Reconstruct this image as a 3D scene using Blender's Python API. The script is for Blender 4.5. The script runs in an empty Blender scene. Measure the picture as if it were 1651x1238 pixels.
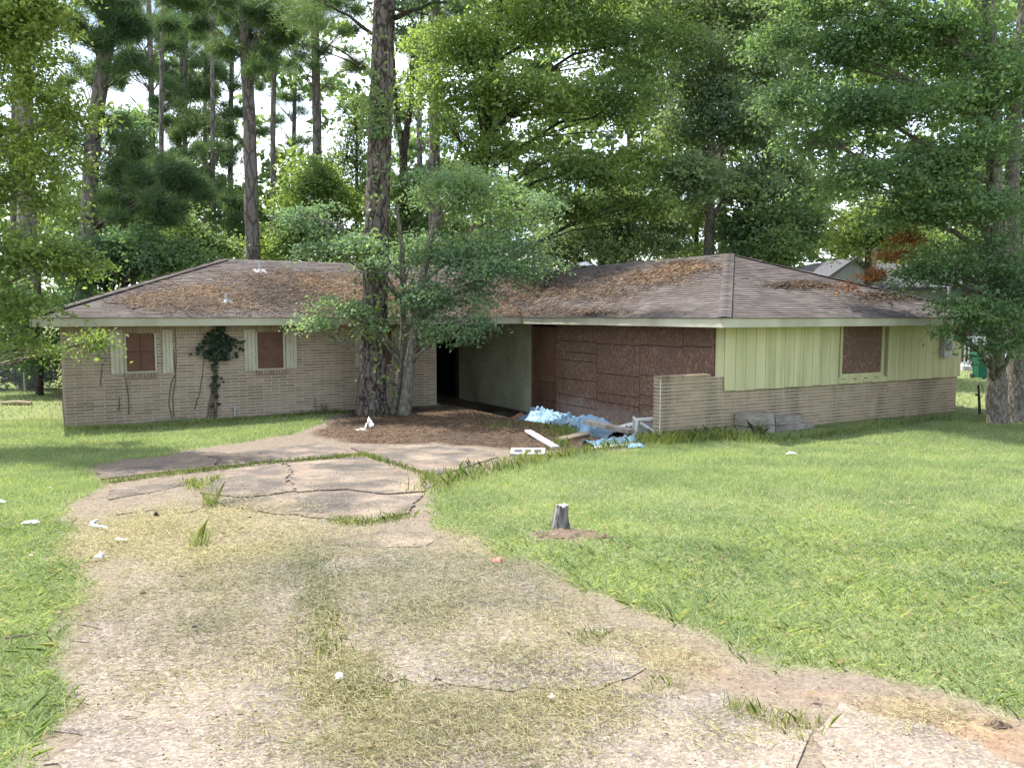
import bpy, bmesh, math, random
import numpy as np
from mathutils import Vector, Matrix

rng = np.random.default_rng(7)
random.seed(7)
R = math.radians
sc = bpy.context.scene
col = sc.collection

# ------------------------------------------------------------------ camera
F_PX, CX, CY, HORIZON, CAM_Z = 1300.0, 825.5, 619.0, 507.0, 2.55
PITCH = math.atan((CY - HORIZON) / F_PX)
cam = bpy.data.cameras.new('camera')
cam.sensor_width = 36.0
cam.lens = 36.0 * F_PX / 1651.0
cam.clip_start, cam.clip_end = 0.1, 2000
cam_o = bpy.data.objects.new('camera', cam)
cam_o.location = (0, 0, CAM_Z)
cam_o.rotation_euler = (math.pi / 2 - PITCH, 0, 0)
col.objects.link(cam_o)
sc.camera = cam_o

# ------------------------------------------------------------------ sky and sun
SUN_EL, SUN_AZ = R(63), R(-58)           # azimuth from +Y, negative = to the left
world = bpy.data.worlds.new('World')
sc.world = world
world.use_nodes = True
wn, wl = world.node_tree.nodes, world.node_tree.links
wn.clear()
sky = wn.new('ShaderNodeTexSky')
sky.sky_type = 'NISHITA'
sky.sun_disc = False
sky.sun_elevation = SUN_EL
sky.sun_rotation = SUN_AZ
sky.dust_density = 2.0
tc = wn.new('ShaderNodeTexCoord')
mp = wn.new('ShaderNodeMapping'); mp.inputs['Scale'].default_value = (1, 1, 2.2)
nz = wn.new('ShaderNodeTexNoise'); nz.inputs['Scale'].default_value = 2.3; nz.inputs['Detail'].default_value = 6
cr = wn.new('ShaderNodeValToRGB'); cr.color_ramp.elements[0].position = .44; cr.color_ramp.elements[1].position = .66
mx = wn.new('ShaderNodeMix'); mx.data_type = 'RGBA'; mx.inputs[7].default_value = (8.2, 8.5, 9.0, 1)
bg = wn.new('ShaderNodeBackground'); bg.inputs['Strength'].default_value = .15
wo = wn.new('ShaderNodeOutputWorld')
wl.new(tc.outputs['Generated'], mp.inputs['Vector']); wl.new(mp.outputs[0], nz.inputs['Vector'])
wl.new(nz.outputs['Fac'], cr.inputs[0]); wl.new(cr.outputs[0], mx.inputs[0])
wl.new(sky.outputs[0], mx.inputs[6]); wl.new(mx.outputs[2], bg.inputs[0]); wl.new(bg.outputs[0], wo.inputs[0])
sun = bpy.data.lights.new('sun', 'SUN')
sun.energy = 4.2; sun.angle = R(.55); sun.color = (1, .97, .92)
sun_o = bpy.data.objects.new('sun', sun)
sd = Vector((math.sin(SUN_AZ) * math.cos(SUN_EL), math.cos(SUN_AZ) * math.cos(SUN_EL), math.sin(SUN_EL)))
sun_o.rotation_euler = sd.to_track_quat('Z', 'Y').to_euler()
sun_o.location = (-20, 20, 40)
col.objects.link(sun_o)
sc.view_settings.view_transform = 'Standard'
sc.view_settings.look = 'None'
sc.view_settings.exposure = 1.36
sc.view_settings.gamma = 1
sc.cycles.use_denoising = True
sc.cycles.denoising_prefilter = 'NONE'
sc.cycles.denoising_input_passes = 'RGB_ALBEDO_NORMAL'
sc.cycles.sample_clamp_indirect = 4.0
sc.cycles.use_adaptive_sampling = False
sc.cycles.max_bounces = 6
sc.cycles.diffuse_bounces = 3
sc.cycles.transmission_bounces = 3

# ------------------------------------------------------------------ pixel geometry
cp, sp = math.cos(PITCH), math.sin(PITCH)
def ray(u, v):
    x = (u - CX) / F_PX; y = -(v - CY) / F_PX
    return np.array([x, cp + y * sp, -sp + y * cp])
def at_depth(u, v, d):
    """point on the pixel's ray at world y = d"""
    r = ray(u, v)
    return np.array([0, 0, CAM_Z]) + r * (d / r[1])
def px(d):
    """metres per photo pixel at distance d"""
    return d / F_PX

ANG = R(29.5)
A = np.array([math.cos(ANG), math.sin(ANG), 0]); B = np.array([-math.sin(ANG), math.cos(ANG), 0])
def plane_hit(u, v, z=0.):
    r = ray(u, v); t = (z - CAM_Z) / r[2]
    return np.array([0, 0, CAM_Z]) + t * r
HO = plane_hit(107, 689)                      # house origin: front left corner of the left wing
def loc(P):
    d = np.asarray(P) - HO
    return np.array([d @ A, d @ B, d[2]])
def wld(s, t, z=0.):
    return HO + s * A + t * B + np.array([0, 0, z])
CAML = loc(np.array([0, 0, CAM_Z]))
def ray_l(u, v):
    r = ray(u, v); return np.array([r @ A, r @ B, r[2]])
def on_t(u, v, t0=0.):                        # hit on local plane y=t0 -> (s,z)
    r = ray_l(u, v); k = (t0 - CAML[1]) / r[1]; P = CAML + k * r; return P[0], P[2]
def on_s(u, v, s0):                           # hit on local plane x=s0 -> (t,z)
    r = ray_l(u, v); k = (s0 - CAML[0]) / r[0]; P = CAML + k * r; return P[1], P[2]
SI = on_t(704, 640)[0]
KL = loc(plane_hit(1064, 710)); TC = KL[1]; SK = KL[0]
SC = on_t(1167, 600, TC)[0]; SR = on_t(1541, 640, TC)[0]
TD = on_s(858, 640, SC)[0]; TE = on_s(740, 640, SC)[0]
print('house', SI, SK, SC, SR, TC, TD, TE, HO)

# ------------------------------------------------------------------ noise and ground height
def _h(i, j, s):
    x = np.sin(i * 127.1 + j * 311.7 + s * 74.7) * 43758.5453
    return x - np.floor(x)
def vn(x, y, s=0):
    x = np.asarray(x, float); y = np.asarray(y, float)
    i = np.floor(x); j = np.floor(y); f = x - i; g = y - j
    f = f * f * (3 - 2 * f); g = g * g * (3 - 2 * g)
    return (_h(i, j, s) * (1 - f) + _h(i + 1, j, s) * f) * (1 - g) + (_h(i, j + 1, s) * (1 - f) + _h(i + 1, j + 1, s) * f) * g
def fbm(x, y, s=0, o=4):
    a, t, n = .5, 0., 0.
    for k in range(o):
        n = n + a * vn(x * 2 ** k, y * 2 ** k, s + k * 13); t += a; a *= .5
    return n / t
def sst(e0, e1, x):
    t = np.clip((x - e0) / (e1 - e0), 0, 1); return t * t * (3 - 2 * t)
def gz(x, y):
    x = np.asarray(x, float); y = np.asarray(y, float)
    z = .95 * np.clip((15.5 - np.maximum(y, 0)) / 15.5, 0, 1) ** 1.12
    dx, dy = x - HO[0], y - HO[1]
    s = dx * A[0] + dy * A[1]; t = dx * B[0] + dy * B[1]
    dip = sst(SC - 3.1, SC - 1.1, s) * sst(TC - .4, TD - 1.0, t) * (1 - sst(SC + 3, SC + 5, s))
    z = z - .40 * dip
    z = z - .02 + .04 * vn(x * .9, y * .9, 3) * sst(1, 3, y)
    return z
def G(u, v):
    """photo pixel -> point on the ground"""
    r = ray(u, v); o = np.array([0, 0, CAM_Z])
    lo, hi = 1.0, 1.0
    while hi < 400:
        P = o + r * hi
        if P[2] < gz(P[0], P[1]): break
        lo = hi; hi *= 1.02
    for _ in range(30):
        m = (lo + hi) / 2; P = o + r * m
        if P[2] < gz(P[0], P[1]): hi = m
        else: lo = m
    P = o + r * hi
    P[2] = float(gz(P[0], P[1]))
    return P

# ------------------------------------------------------------------ objects
def tag(o, label=None, cat=None, group=None, kind=None):
    if label: o['label'] = label
    if cat: o['category'] = cat
    if group: o['group'] = group
    if kind: o['kind'] = kind
    return o
def empty(name, p, rz=0, **k):
    o = bpy.data.objects.new(name, None); o.empty_display_size = .2
    o.location = tuple(p); o.rotation_euler = (0, 0, rz); col.objects.link(o)
    return tag(o, **k)
def link(name, me, parent=None, **k):
    o = bpy.data.objects.new(name, me); col.objects.link(o)
    if parent: o.parent = parent
    return tag(o, **k)
def big(name, V, Fc, mat, parent=None, base=None, smooth=False, **k):
    """mesh from numpy arrays, all faces with the same corner count"""
    V = np.asarray(V, np.float32); Fc = np.asarray(Fc, np.int32)
    if base is not None: V = V - np.asarray(base, np.float32)
    me = bpy.data.meshes.new(name)
    n, c = Fc.shape
    me.vertices.add(len(V)); me.vertices.foreach_set('co', V.ravel())
    me.loops.add(n * c); me.loops.foreach_set('vertex_index', Fc.ravel())
    me.polygons.add(n); me.polygons.foreach_set('loop_start', np.arange(0, n * c, c, dtype=np.int32))
    me.update(calc_edges=True)
    if smooth: me.polygons.foreach_set('use_smooth', np.ones(n, bool))
    me.materials.append(mat)
    return link(name, me, parent, **k)
class MB:
    def __init__(s): s.v = []; s.f = []
    def add(s, vs, fs):
        n = len(s.v); s.v += [tuple(map(float, p)) for p in vs]; s.f += [tuple(n + i for i in f) for f in fs]; return s
    def box(s, lo, hi):
        x0, y0, z0 = lo; x1, y1, z1 = hi
        return s.hexa([(x0, y0, z0), (x1, y0, z0), (x1, y1, z0), (x0, y1, z0), (x0, y0, z1), (x1, y0, z1), (x1, y1, z1), (x0, y1, z1)])
    def hexa(s, p):
        return s.add(p, [(0, 3, 2, 1), (4, 5, 6, 7), (0, 1, 5, 4), (1, 2, 6, 5), (2, 3, 7, 6), (3, 0, 4, 7)])
    def bar(s, p, q, w, h, up=(0, 0, 1)):
        p, q, up = Vector(p), Vector(q), Vector(up); d = (q - p).normalized(); x = d.cross(up)
        if x.length < 1e-4: x = d.cross(Vector((1, 0, 0)))
        x.normalize(); z = x.cross(d); x = x * w / 2; z = z * h / 2
        return s.hexa([p - x - z, p + x - z, q + x - z, q - x - z, p - x + z, p + x + z, q + x + z, q - x + z])
    def tube(s, pts, rad, n=8, cap=True, wob=0.):
        pts = [Vector(p) for p in pts]; m = len(pts)
        if not hasattr(rad, '__len__'): rad = [rad] * m
        vs = []; prev = None
        for i, p in enumerate(pts):
            d = (pts[min(i + 1, m - 1)] - pts[max(i - 1, 0)]).normalized()
            if prev is None:
                x = d.cross(Vector((0, 1, 0)) if abs(d.y) < .9 else Vector((1, 0, 0))).normalized()
            else:
                x = (prev - d * prev.dot(d)).normalized()
            prev = x; y = d.cross(x)
            for k in range(n):
                a = 2 * math.pi * k / n; r = rad[i] * (1 + wob * (random.random() - .5))
                vs.append(p + (x * math.cos(a) + y * math.sin(a)) * r)
        fs = [(i * n + k, i * n + (k + 1) % n, (i + 1) * n + (k + 1) % n, (i + 1) * n + k) for i in range(m - 1) for k in range(n)]
        if cap: fs += [tuple(range(n))[::-1], tuple((m - 1) * n + k for k in range(n))]
        return s.add(vs, fs)
    def build(s, name, mat, parent=None, smooth=False, bevel=0., base=None, **k):
        me = bpy.data.meshes.new(name)
        v = s.v if base is None else [(a - base[0], b - base[1], c - base[2]) for a, b, c in s.v]
        me.from_pydata(v, [], s.f)
        if bevel:
            bm = bmesh.new(); bm.from_mesh(me)
            bmesh.ops.bevel(bm, geom=bm.edges[:], offset=bevel, segments=1, affect='EDGES', profile=.5)
            bm.to_mesh(me); bm.free()
        if smooth:
            for p in me.polygons: p.use_smooth = True
        me.materials.append(mat)
        return link(name, me, parent, **k)

# ------------------------------------------------------------------ materials
def nodes(name):
    m = bpy.data.materials.new(name); m.use_nodes = True
    nt = m.node_tree; nt.nodes.clear()
    out = nt.nodes.new('ShaderNodeOutputMaterial')
    return m, nt.nodes, nt.links, out
def ramp(N, L, fac, stops):
    r = N.new('ShaderNodeValToRGB'); e = r.color_ramp.elements
    while len(e) < len(stops): e.new(.5)
    for k, (p, c) in enumerate(stops): e[k].position = p; e[k].color = (*c, 1) if len(c) == 3 else c
    L.new(fac, r.inputs[0]); return r.outputs[0]
def noise(N, L, scale, detail=4, vec=None, stretch=None, rough=.55):
    n = N.new('ShaderNodeTexNoise'); n.inputs['Scale'].default_value = scale; n.inputs['Detail'].default_value = detail
    n.inputs['Roughness'].default_value = rough
    if vec is None:
        g = N.new('ShaderNodeNewGeometry'); vec = g.outputs['Position']
    if stretch:
        m = N.new('ShaderNodeMapping'); m.inputs['Scale'].default_value = stretch; L.new(vec, m.inputs[0]); vec = m.outputs[0]
    L.new(vec, n.inputs['Vector']); return n.outputs['Fac']
def mixc(N, L, fac, a, b, mode='MIX'):
    m = N.new('ShaderNodeMix'); m.data_type = 'RGBA'; m.blend_type = mode
    if isinstance(fac, (int, float)): m.inputs[0].default_value = fac
    else: L.new(fac, m.inputs[0])
    for i, c in ((6, a), (7, b)):
        if isinstance(c, tuple): m.inputs[i].default_value = (*c, 1)
        else: L.new(c, m.inputs[i])
    return m.outputs[2]
def math_(N, L, op, a, b=None):
    m = N.new('ShaderNodeMath'); m.operation = op
    for i, c in ((0, a), (1, b)):
        if c is None: continue
        if isinstance(c, (int, float)): m.inputs[i].default_value = c
        else: L.new(c, m.inputs[i])
    return m.outputs[0]
def rnd(N, L):
    g = N.new('ShaderNodeNewGeometry'); o = N.new('ShaderNodeObjectInfo')
    return math_(N, L, 'FRACT', math_(N, L, 'ADD', g.outputs['Random Per Island'], o.outputs['Random']))
def bsdf(N, L, out, c, rough=.85, bump=None, bstr=.3, bdist=.02, spec=.3):
    b = N.new('ShaderNodeBsdfPrincipled'); b.inputs['Roughness'].default_value = rough
    b.inputs['Specular IOR Level'].default_value = spec
    if isinstance(c, tuple): b.inputs['Base Color'].default_value = (*c, 1)
    else: L.new(c, b.inputs['Base Color'])
    if bump is not None:
        bp = N.new('ShaderNodeBump'); bp.inputs['Strength'].default_value = bstr; bp.inputs['Distance'].default_value = bdist
        L.new(bump, bp.inputs['Height']); L.new(bp.outputs[0], b.inputs['Normal'])
    L.new(b.outputs[0], out.inputs[0]); return b
def M(name, c1, c2, scale=6, rough=.85, bump=.3, bscale=60, bdist=.01, isl=0., stretch=None, dirt=None, dscale=1.2, spec=.3, dst=(1, 1, .5)):
    m, N, L, out = nodes(name)
    c = ramp(N, L, noise(N, L, scale, 5, stretch=stretch), [(.3, c1), (.7, c2)])
    if isl:
        c = mixc(N, L, isl, c, ramp(N, L, rnd(N, L), [(0, tuple(x * .45 for x in c1)), (.5, tuple((x + y) / 2 for x, y in zip(c1, c2))), (1, tuple(min(1, x * 1.45) for x in c2))]))
    if dirt:
        c = mixc(N, L, ramp(N, L, noise(N, L, dscale, 6, stretch=dst), [(.48, (0, 0, 0)), (.72, (.85, .85, .85))]), c, dirt)
    bsdf(N, L, out, c, rough, noise(N, L, bscale, 4, stretch=stretch) if bump else None, bump, bdist, spec)
    return m
def leafmat(name, c1, c2, trans=.42, third=None, rough=.5, patch=.35, spec=.3, pc=1.):
    m, N, L, out = nodes(name)
    st = [(0, c1), (.8, c2)] + ([(1, third)] if third else [])
    c = ramp(N, L, rnd(N, L), st)
    f = ramp(N, L, noise(N, L, patch, 3), [(.35, (1 - .32 * pc, 1 - .25 * pc, 1 - .2 * pc)), (.65, (1 + .38 * pc, 1 + .32 * pc, 1 + .12 * pc))])
    c = mixc(N, L, 1., c, f, 'MULTIPLY')
    b = bsdf(N, L, out, c, rough, spec=spec)
    t = N.new('ShaderNodeBsdfTranslucent'); L.new(mixc(N, L, 1., c, (1.35, 1.3, .75), 'MULTIPLY'), t.inputs[0])
    mx = N.new('ShaderNodeMixShader'); mx.inputs[0].default_value = trans
    L.new(b.outputs[0], mx.inputs[1]); L.new(t.outputs[0], mx.inputs[2]); L.new(mx.outputs[0], out.inputs[0])
    return m
m_mortar = M('mortar', (.43, .385, .31), (.52, .475, .395), 9)
m_brick = M('brick', (.245, .182, .130), (.32, .25, .185), 3.5, isl=.3, bscale=90, dirt=(.15, .105, .075), dscale=.8)
m_brick_tan = M('brick_tan', (.27, .205, .13), (.35, .275, .18), 3.5, isl=.2, bscale=90, dirt=(.105, .082, .055), dscale=.8, dst=(2.2, 2.2, .5))
m_brick_paint = M('painted_brick', (.56, .55, .38), (.68, .66, .48), 2.5, isl=.1, dirt=(.20, .20, .12), dscale=.5)
m_mortar_paint = M('painted_mortar', (.25, .245, .165), (.33, .325, .22), 3)
m_cream = M('cream_paint', (.40, .38, .285), (.46, .44, .335), 2, bump=.1, dirt=(.30, .28, .19), dscale=.9)
m_siding = M('yellow_siding', (.46, .44, .25), (.54, .515, .305), 1.4, bump=.15, bscale=30, isl=.10, stretch=(1, 1, .15), dirt=(.34, .335, .17), dscale=1.0, dst=(4, 4, .45))
m_groove = M('siding_gap', (.20, .20, .11), (.26, .26, .15), 3)
m_shutter = M('shutter_paint', (.40, .37, .28), (.50, .47, .37), 5, dirt=(.33, .28, .19), dscale=3)
m_board = M('painted_board', (.115, .058, .040), (.155, .083, .056), 5, bump=.3, bscale=50, dirt=(.085, .045, .032), dscale=2)
m_roofdeck = M('roof_deck', (.10, .075, .065), (.14, .10, .09), 3)
m_shingle = M('shingle', (.070, .058, .053), (.110, .093, .086), 1.1, rough=.95, isl=.42, bscale=160, dirt=(.062, .047, .042), dscale=.9)
m_black = M('dark_interior', (.012, .011, .010), (.02, .018, .016), 3)  # near-black colour stands in for the shade in the recess and openings
m_metal = M('grey_metal', (.28, .29, .29), (.38, .39, .38), 6, rough=.5)
m_galv = M('galvanised', (.36, .37, .38), (.46, .47, .48), 6, rough=.4)
m_white = M('white_paint', (.42, .42, .40), (.55, .55, .53), 8, dirt=(.26, .23, .18), dscale=5)
m_paper = M('white_paper', (.60, .60, .59), (.72, .72, .70), 20, bump=.1)
m_dark = M('dark_scrap', (.025, .022, .02), (.05, .042, .035), 20)
m_wood_grey = M('weathered_wood', (.20, .175, .145), (.36, .33, .29), 7, bump=.6, bscale=40, stretch=(1, 1, 6), dirt=(.12, .10, .08), dscale=3)
m_wood_tan = M('old_lumber', (.27, .20, .14), (.38, .30, .22), 8, stretch=(1, 5, 5), dirt=(.16, .12, .09), dscale=3)
m_tarp = M('blue_tarp', (.11, .21, .31), (.18, .30, .39), 3, rough=.5, bump=.9, bscale=9, bdist=.05, dirt=(.27, .33, .37), dscale=2.5)
m_green_bin = M('green_plastic', (.008, .085, .05), (.012, .11, .065), 4, rough=.45, bump=0)
m_red_scrap = M('red_brown_cloth', (.30, .12, .08), (.40, .18, .13), 10)
m_vine = M('vine_stem', (.075, .055, .045), (.13, .10, .08), 20)
m_twig = M('twig', (.06, .045, .035), (.11, .085, .065), 15)

def osb_material():
    m, N, L, out = nodes('oriented_strand_board')
    g = N.new('ShaderNodeTexCoord')
    mp = N.new('ShaderNodeMapping'); mp.inputs['Scale'].default_value = (38, 38, 16); mp.inputs['Rotation'].default_value = (.2, .2, 0); L.new(g.outputs['Object'], mp.inputs[0])
    v = N.new('ShaderNodeTexVoronoi'); v.inputs['Scale'].default_value = 1.2; L.new(mp.outputs[0], v.inputs['Vector'])
    sep = N.new('ShaderNodeSeparateColor'); L.new(v.outputs['Color'], sep.inputs[0])
    c = ramp(N, L, sep.outputs[0], [(0, (.098, .056, .040)), (.55, (.155, .090, .063)), (.9, (.215, .133, .096)), (1, (.29, .20, .152))])
    c = mixc(N, L, ramp(N, L, noise(N, L, 1.3, 5), [(.42, (0, 0, 0)), (.7, (.8, .8, .8))]), c, (.115, .069, .051))
    # weathered, paint worn off in the lowest half metre
    gp = N.new('ShaderNodeNewGeometry'); s3 = N.new('ShaderNodeSeparateXYZ'); L.new(gp.outputs['Position'], s3.inputs[0])
    h = math_(N, L, 'ADD', math_(N, L, 'MULTIPLY', s3.outputs[2], -1.6), math_(N, L, 'MULTIPLY', noise(N, L, 3, 4), 1.4))
    c = mixc(N, L, ramp(N, L, h, [(.2, (0, 0, 0)), (.75, (.75, .75, .75))]), c, ramp(N, L, sep.outputs[1], [(0, (.12, .09, .08)), (1, (.30, .25, .22))]))
    bsdf(N, L, out, c, .85, v.outputs['Distance'], .3, .01)
    return m
m_osb = osb_material()

def bark_material(name, c1, c2, c3, vs=(7, 7, 1.8), rel=.6):
    m, N, L, out = nodes(name)
    g = N.new('ShaderNodeTexCoord'); mp = N.new('ShaderNodeMapping'); mp.inputs['Scale'].default_value = vs
    nzv = N.new('ShaderNodeTexNoise'); nzv.inputs['Scale'].default_value = 3
    L.new(g.outputs['Object'], nzv.inputs['Vector'])
    av = N.new('ShaderNodeVectorMath'); av.operation = 'MULTIPLY_ADD'; av.inputs[1].default_value = (.25, .25, .25)
    L.new(nzv.outputs['Color'], av.inputs[0]); L.new(g.outputs['Object'], av.inputs[2]); L.new(av.outputs[0], mp.inputs[0])
    v = N.new('ShaderNodeTexVoronoi'); v.feature = 'DISTANCE_TO_EDGE'; v.inputs['Scale'].default_value = 1; L.new(mp.outputs[0], v.inputs['Vector'])
    edge = ramp(N, L, v.outputs['Distance'], [(.0, (0, 0, 0)), (.16, (1, 1, 1))])
    c = ramp(N, L, noise(N, L, 9, 5), [(.3, c1), (.7, c2)])
    c = mixc(N, L, edge, c3, c)
    h = math_(N, L, 'ADD', edge, math_(N, L, 'MULTIPLY', noise(N, L, 40, 4), .5))
    bsdf(N, L, out, c, .95, h, rel, .03, .15)
    return m
m_pinebark = bark_material('pine_bark', (.105, .086, .074), (.20, .168, .148), (.030, .024, .020))
m_pinebark_far = bark_material('far_pine_bark', (.15, .13, .115), (.24, .21, .19), (.075, .063, .055), (4, 4, 1))
m_greybark = bark_material('grey_bark', (.16, .145, .12), (.25, .225, .19), (.085, .075, .06), (16, 16, 2.5), .35)
m_darkbark = bark_material('dark_bark', (.055, .045, .036), (.10, .082, .066), (.025, .02, .016), (12, 12, 2.5), .4)

lf_yellow = leafmat('leaf_yellow_green', (.150, .212, .064), (.240, .305, .104), 0.52)
lf_bright = leafmat('leaf_bright', (.125, .198, .068), (.222, .300, .112), 0.54)
lf_mid = leafmat('leaf_mid', (.104, .172, .078), (.182, .255, .116), 0.52)
lf_dark = leafmat('leaf_dark', (.080, .150, .076), (.148, .232, .116), 0.52)
lf_blue = leafmat('leaf_blue_green', (.122, .208, .125), (.218, .315, .190), 0.48)
lf_grey = leafmat('leaf_grey_green', (.142, .205, .118), (.235, .305, .182), 0.5)
lf_rust = leafmat('leaf_rust', (.16, .062, .02), (.28, .12, .04), .35)
lf_ivy = leafmat('leaf_ivy', (.010, .024, .012), (.022, .042, .020), 0.15)
lf_pine = leafmat('pine_needles', (.066, .120, .056), (.122, .188, .084), 0.42)
lf_grass = leafmat('grass_blade', (.165, .232, .104), (.262, .340, .170), .45, (.40, .37, .22), rough=.6, patch=.9, spec=.2, pc=.6)
lf_weed = leafmat('weed_blade', (.10, .155, .042), (.19, .235, .085), .38, (.3, .28, .13), spec=.2)
lf_straw = leafmat('dry_grass', (.165, .150, .088), (.31, .275, .178), .15, (.155, .185, .082), rough=.8, spec=.2)
lf_needle = leafmat('fallen_needles', (.070, .047, .034), (.145, .098, .068), .03, (.21, .155, .112), rough=.95, spec=.2)

# ------------------------------------------------------------------ ground zones (outlines read off the photo, laid on the ground)
def poly(pts): return np.array([G(u, v)[:2] for u, v in pts])
DRIVE = poly([(60, 1400), (104, 1238), (112, 1100), (128, 1010), (160, 940), (128, 890), (118, 850), (150, 805), (165, 775), (150, 757), (200, 742), (330, 724),
              (470, 700), (520, 688), (545, 676), (565, 664), (700, 660), (800, 664), (880, 674), (960, 690), (1030, 700), (1045, 708), (1000, 722), (890, 738), (800, 752),
              (740, 772), (690, 792), (668, 826), (690, 850), (742, 866), (790, 900), (865, 912), (950, 952), (1050, 1003), (1130, 1046), (1250, 1092), (1500, 1128), (1660, 1165), (1900, 1230), (1900, 1400)])
COURT = poly([(505, 694), (545, 672), (570, 660), (705, 656), (780, 650), (858, 664), (960, 680), (1030, 696), (1040, 706), (960, 716), (880, 728), (800, 722), (700, 716), (600, 718), (540, 712)])
CLAY = poly([(1000, 1040), (1130, 1052), (1250, 1098), (1500, 1135), (1651, 1170), (1700, 1260), (1560, 1215), (1480, 1155), (1330, 1125), (1180, 1110), (1060, 1075)])
def sdist(P, Q):
    """signed distance of points Q to polygon P, positive inside"""
    x, y = Q[:, 0], Q[:, 1]; ins = np.zeros(len(Q), bool); d = np.full(len(Q), 1e9)
    for i in range(len(P)):
        a, b = P[i], P[(i + 1) % len(P)]
        c = (a[1] > y) != (b[1] > y)
        with np.errstate(divide='ignore', invalid='ignore'):
            ins ^= c & (x < (b[0] - a[0]) * (y - a[1]) / (b[1] - a[1] + 1e-12) + a[0])
        e = b - a; t = np.clip(((Q - a) @ e) / (e @ e + 1e-12), 0, 1)
        d = np.minimum(d, np.hypot(x - a[0] - t * e[0], y - a[1] - t * e[1]))
    return np.where(ins, d, -d)
def lawn_mask(Q):
    n = fbm(Q[:, 0] * 1.6, Q[:, 1] * 1.6, 5) - .5
    m = sst(-.02, .22, -(np.maximum(sdist(DRIVE, Q), sdist(COURT, Q)) + n * .55))
    s = (Q - HO[:2]) @ A[:2]; t = (Q - HO[:2]) @ B[:2]
    inhouse = ((s > -.05) & (s < SR) & (t > -.05) & (t < 9)) | ((s > SC) & (s < SR) & (t > TC - .05) & (t < 1)) | ((s > SK) & (s <= SC) & (t > TC - .03) & (t < TC + .25))
    m[inhouse] = 0
    for u, v, r_ in ((908, 862, .28), (935, 866, .26), (880, 864, .2)):
        c = G(u, v)[:2]; m = m * (1 - .85 * np.exp(-((Q[:, 0] - c[0]) ** 2 + (Q[:, 1] - c[1]) ** 2) / r_ ** 2))
    return m
def court_mask(Q):
    n = fbm(Q[:, 0] * 1.3, Q[:, 1] * 1.3, 9) - .5
    return sst(-.15, .35, sdist(COURT, Q) + n * 1.0)
def blob(Q, items):
    r = np.zeros(len(Q))
    for u, v, ru, rv, w in items:
        c = G(u, v)[:2]; e = abs(G(u + ru, v)[0] - c[0]); n_ = abs(G(u, max(v - rv, 600))[1] - G(u, v + rv)[1]) / 2
        r = np.maximum(r, w * np.exp(-(((Q[:, 0] - c[0]) / e) ** 2 + ((Q[:, 1] - c[1]) / n_) ** 2)))
    return r
STRAW = [(280, 850, 160, 45, 1), (420, 900, 200, 40, 1.), (600, 930, 200, 45, 1.), (760, 930, 130, 50, .9), (700, 990, 200, 50, .9), (330, 960, 200, 50, .75), (850, 1000, 120, 60, .7), (520, 960, 50, 70, 1.1),
         (560, 1100, 70, 70, 1.2), (750, 1160, 220, 45, 1.1), (900, 1150, 140, 45, .9), (420, 1060, 160, 60, .45), (620, 1200, 200, 45, .8), (60, 900, 90, 60, .8), (60, 980, 60, 80, .4),
         (1000, 1040, 120, 30, .5), (760, 870, 60, 30, .5), (480, 860, 120, 20, .7), (1500, 1160, 100, 30, .6), (830, 1210, 130, 40, .7), (330, 1010, 170, 60, .7), (300, 1090, 150, 60, .38), (440, 1160, 140, 50, .3), (820, 1050, 150, 50, .75), (1080, 1070, 90, 25, .5), (1150, 1180, 130, 40, .28)]
def straw_mask(Q):
    n = fbm(Q[:, 0] * 2.2, Q[:, 1] * 2.2, 21)
    return np.clip(blob(Q, STRAW) * (.35 + 1.3 * n), 0, 1)

# the ground: one sheet, finer near the house
def axis(lo, hi, f0, f1, step, grow=1.18):
    a = list(np.arange(f0, f1 + 1e-6, step)); d = step
    while a[-1] < hi: d *= grow; a.append(a[-1] + d)
    d = step
    while a[0] > lo: d *= grow; a.insert(0, a[0] - d)
    return np.array(a)
gx = axis(-400, 400, -13, 13, .10); gy = axis(-60, 700, 2.2, 23, .10)
XX, YY = np.meshgrid(gx, gy); Q = np.c_[XX.ravel(), YY.ravel()]
zz = gz(Q[:, 0], Q[:, 1]) + .02 * (fbm(Q[:, 0] * 5, Q[:, 1] * 5, 2) - .5)
nx, ny = len(gx), len(gy)
ii = (np.arange(ny - 1)[:, None] * nx + np.arange(nx - 1)[None]).ravel()
def ground_material():
    m, N, L, out = nodes('ground_soil_and_turf')
    at = N.new('ShaderNodeVertexColor'); at.layer_name = 'zone'
    s = N.new('ShaderNodeSeparateColor'); L.new(at.outputs[0], s.inputs[0])
    n1 = noise(N, L, 7, 6); n2 = noise(N, L, 38, 4); n3 = noise(N, L, 1.1, 4)
    soil = ramp(N, L, n1, [(.3, (.115, .088, .065)), (.7, (.20, .160, .122))])
    soil = mixc(N, L, .35, soil, ramp(N, L, n2, [(.35, (.10, .079, .060)), (.65, (.28, .238, .192))]))
    clay = ramp(N, L, n1, [(.3, (.21, .122, .076)), (.7, (.31, .205, .14))])
    c = mixc(N, L, at.outputs['Alpha'], soil, clay)
    strw = ramp(N, L, n2, [(.3, (.135, .118, .070)), (.7, (.265, .23, .148))])
    c = mixc(N, L, s.outputs[1], c, strw)
    mul = ramp(N, L, n2, [(.3, (.060, .038, .027)), (.7, (.150, .098, .068))])
    c = mixc(N, L, s.outputs[2], c, mul)
    gr = ramp(N, L, n2, [(.3, (.105, .130, .052)), (.7, (.185, .215, .092))])
    gr = mixc(N, L, ramp(N, L, n3, [(.45, (0, 0, 0)), (.75, (.45, .45, .45))]), gr, (.22, .20, .085))
    c = mixc(N, L, s.outputs[0], c, gr)
    bsdf(N, L, out, c, .95, n2, .6, .03, .1)
    return m
m_ground = ground_material()
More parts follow.
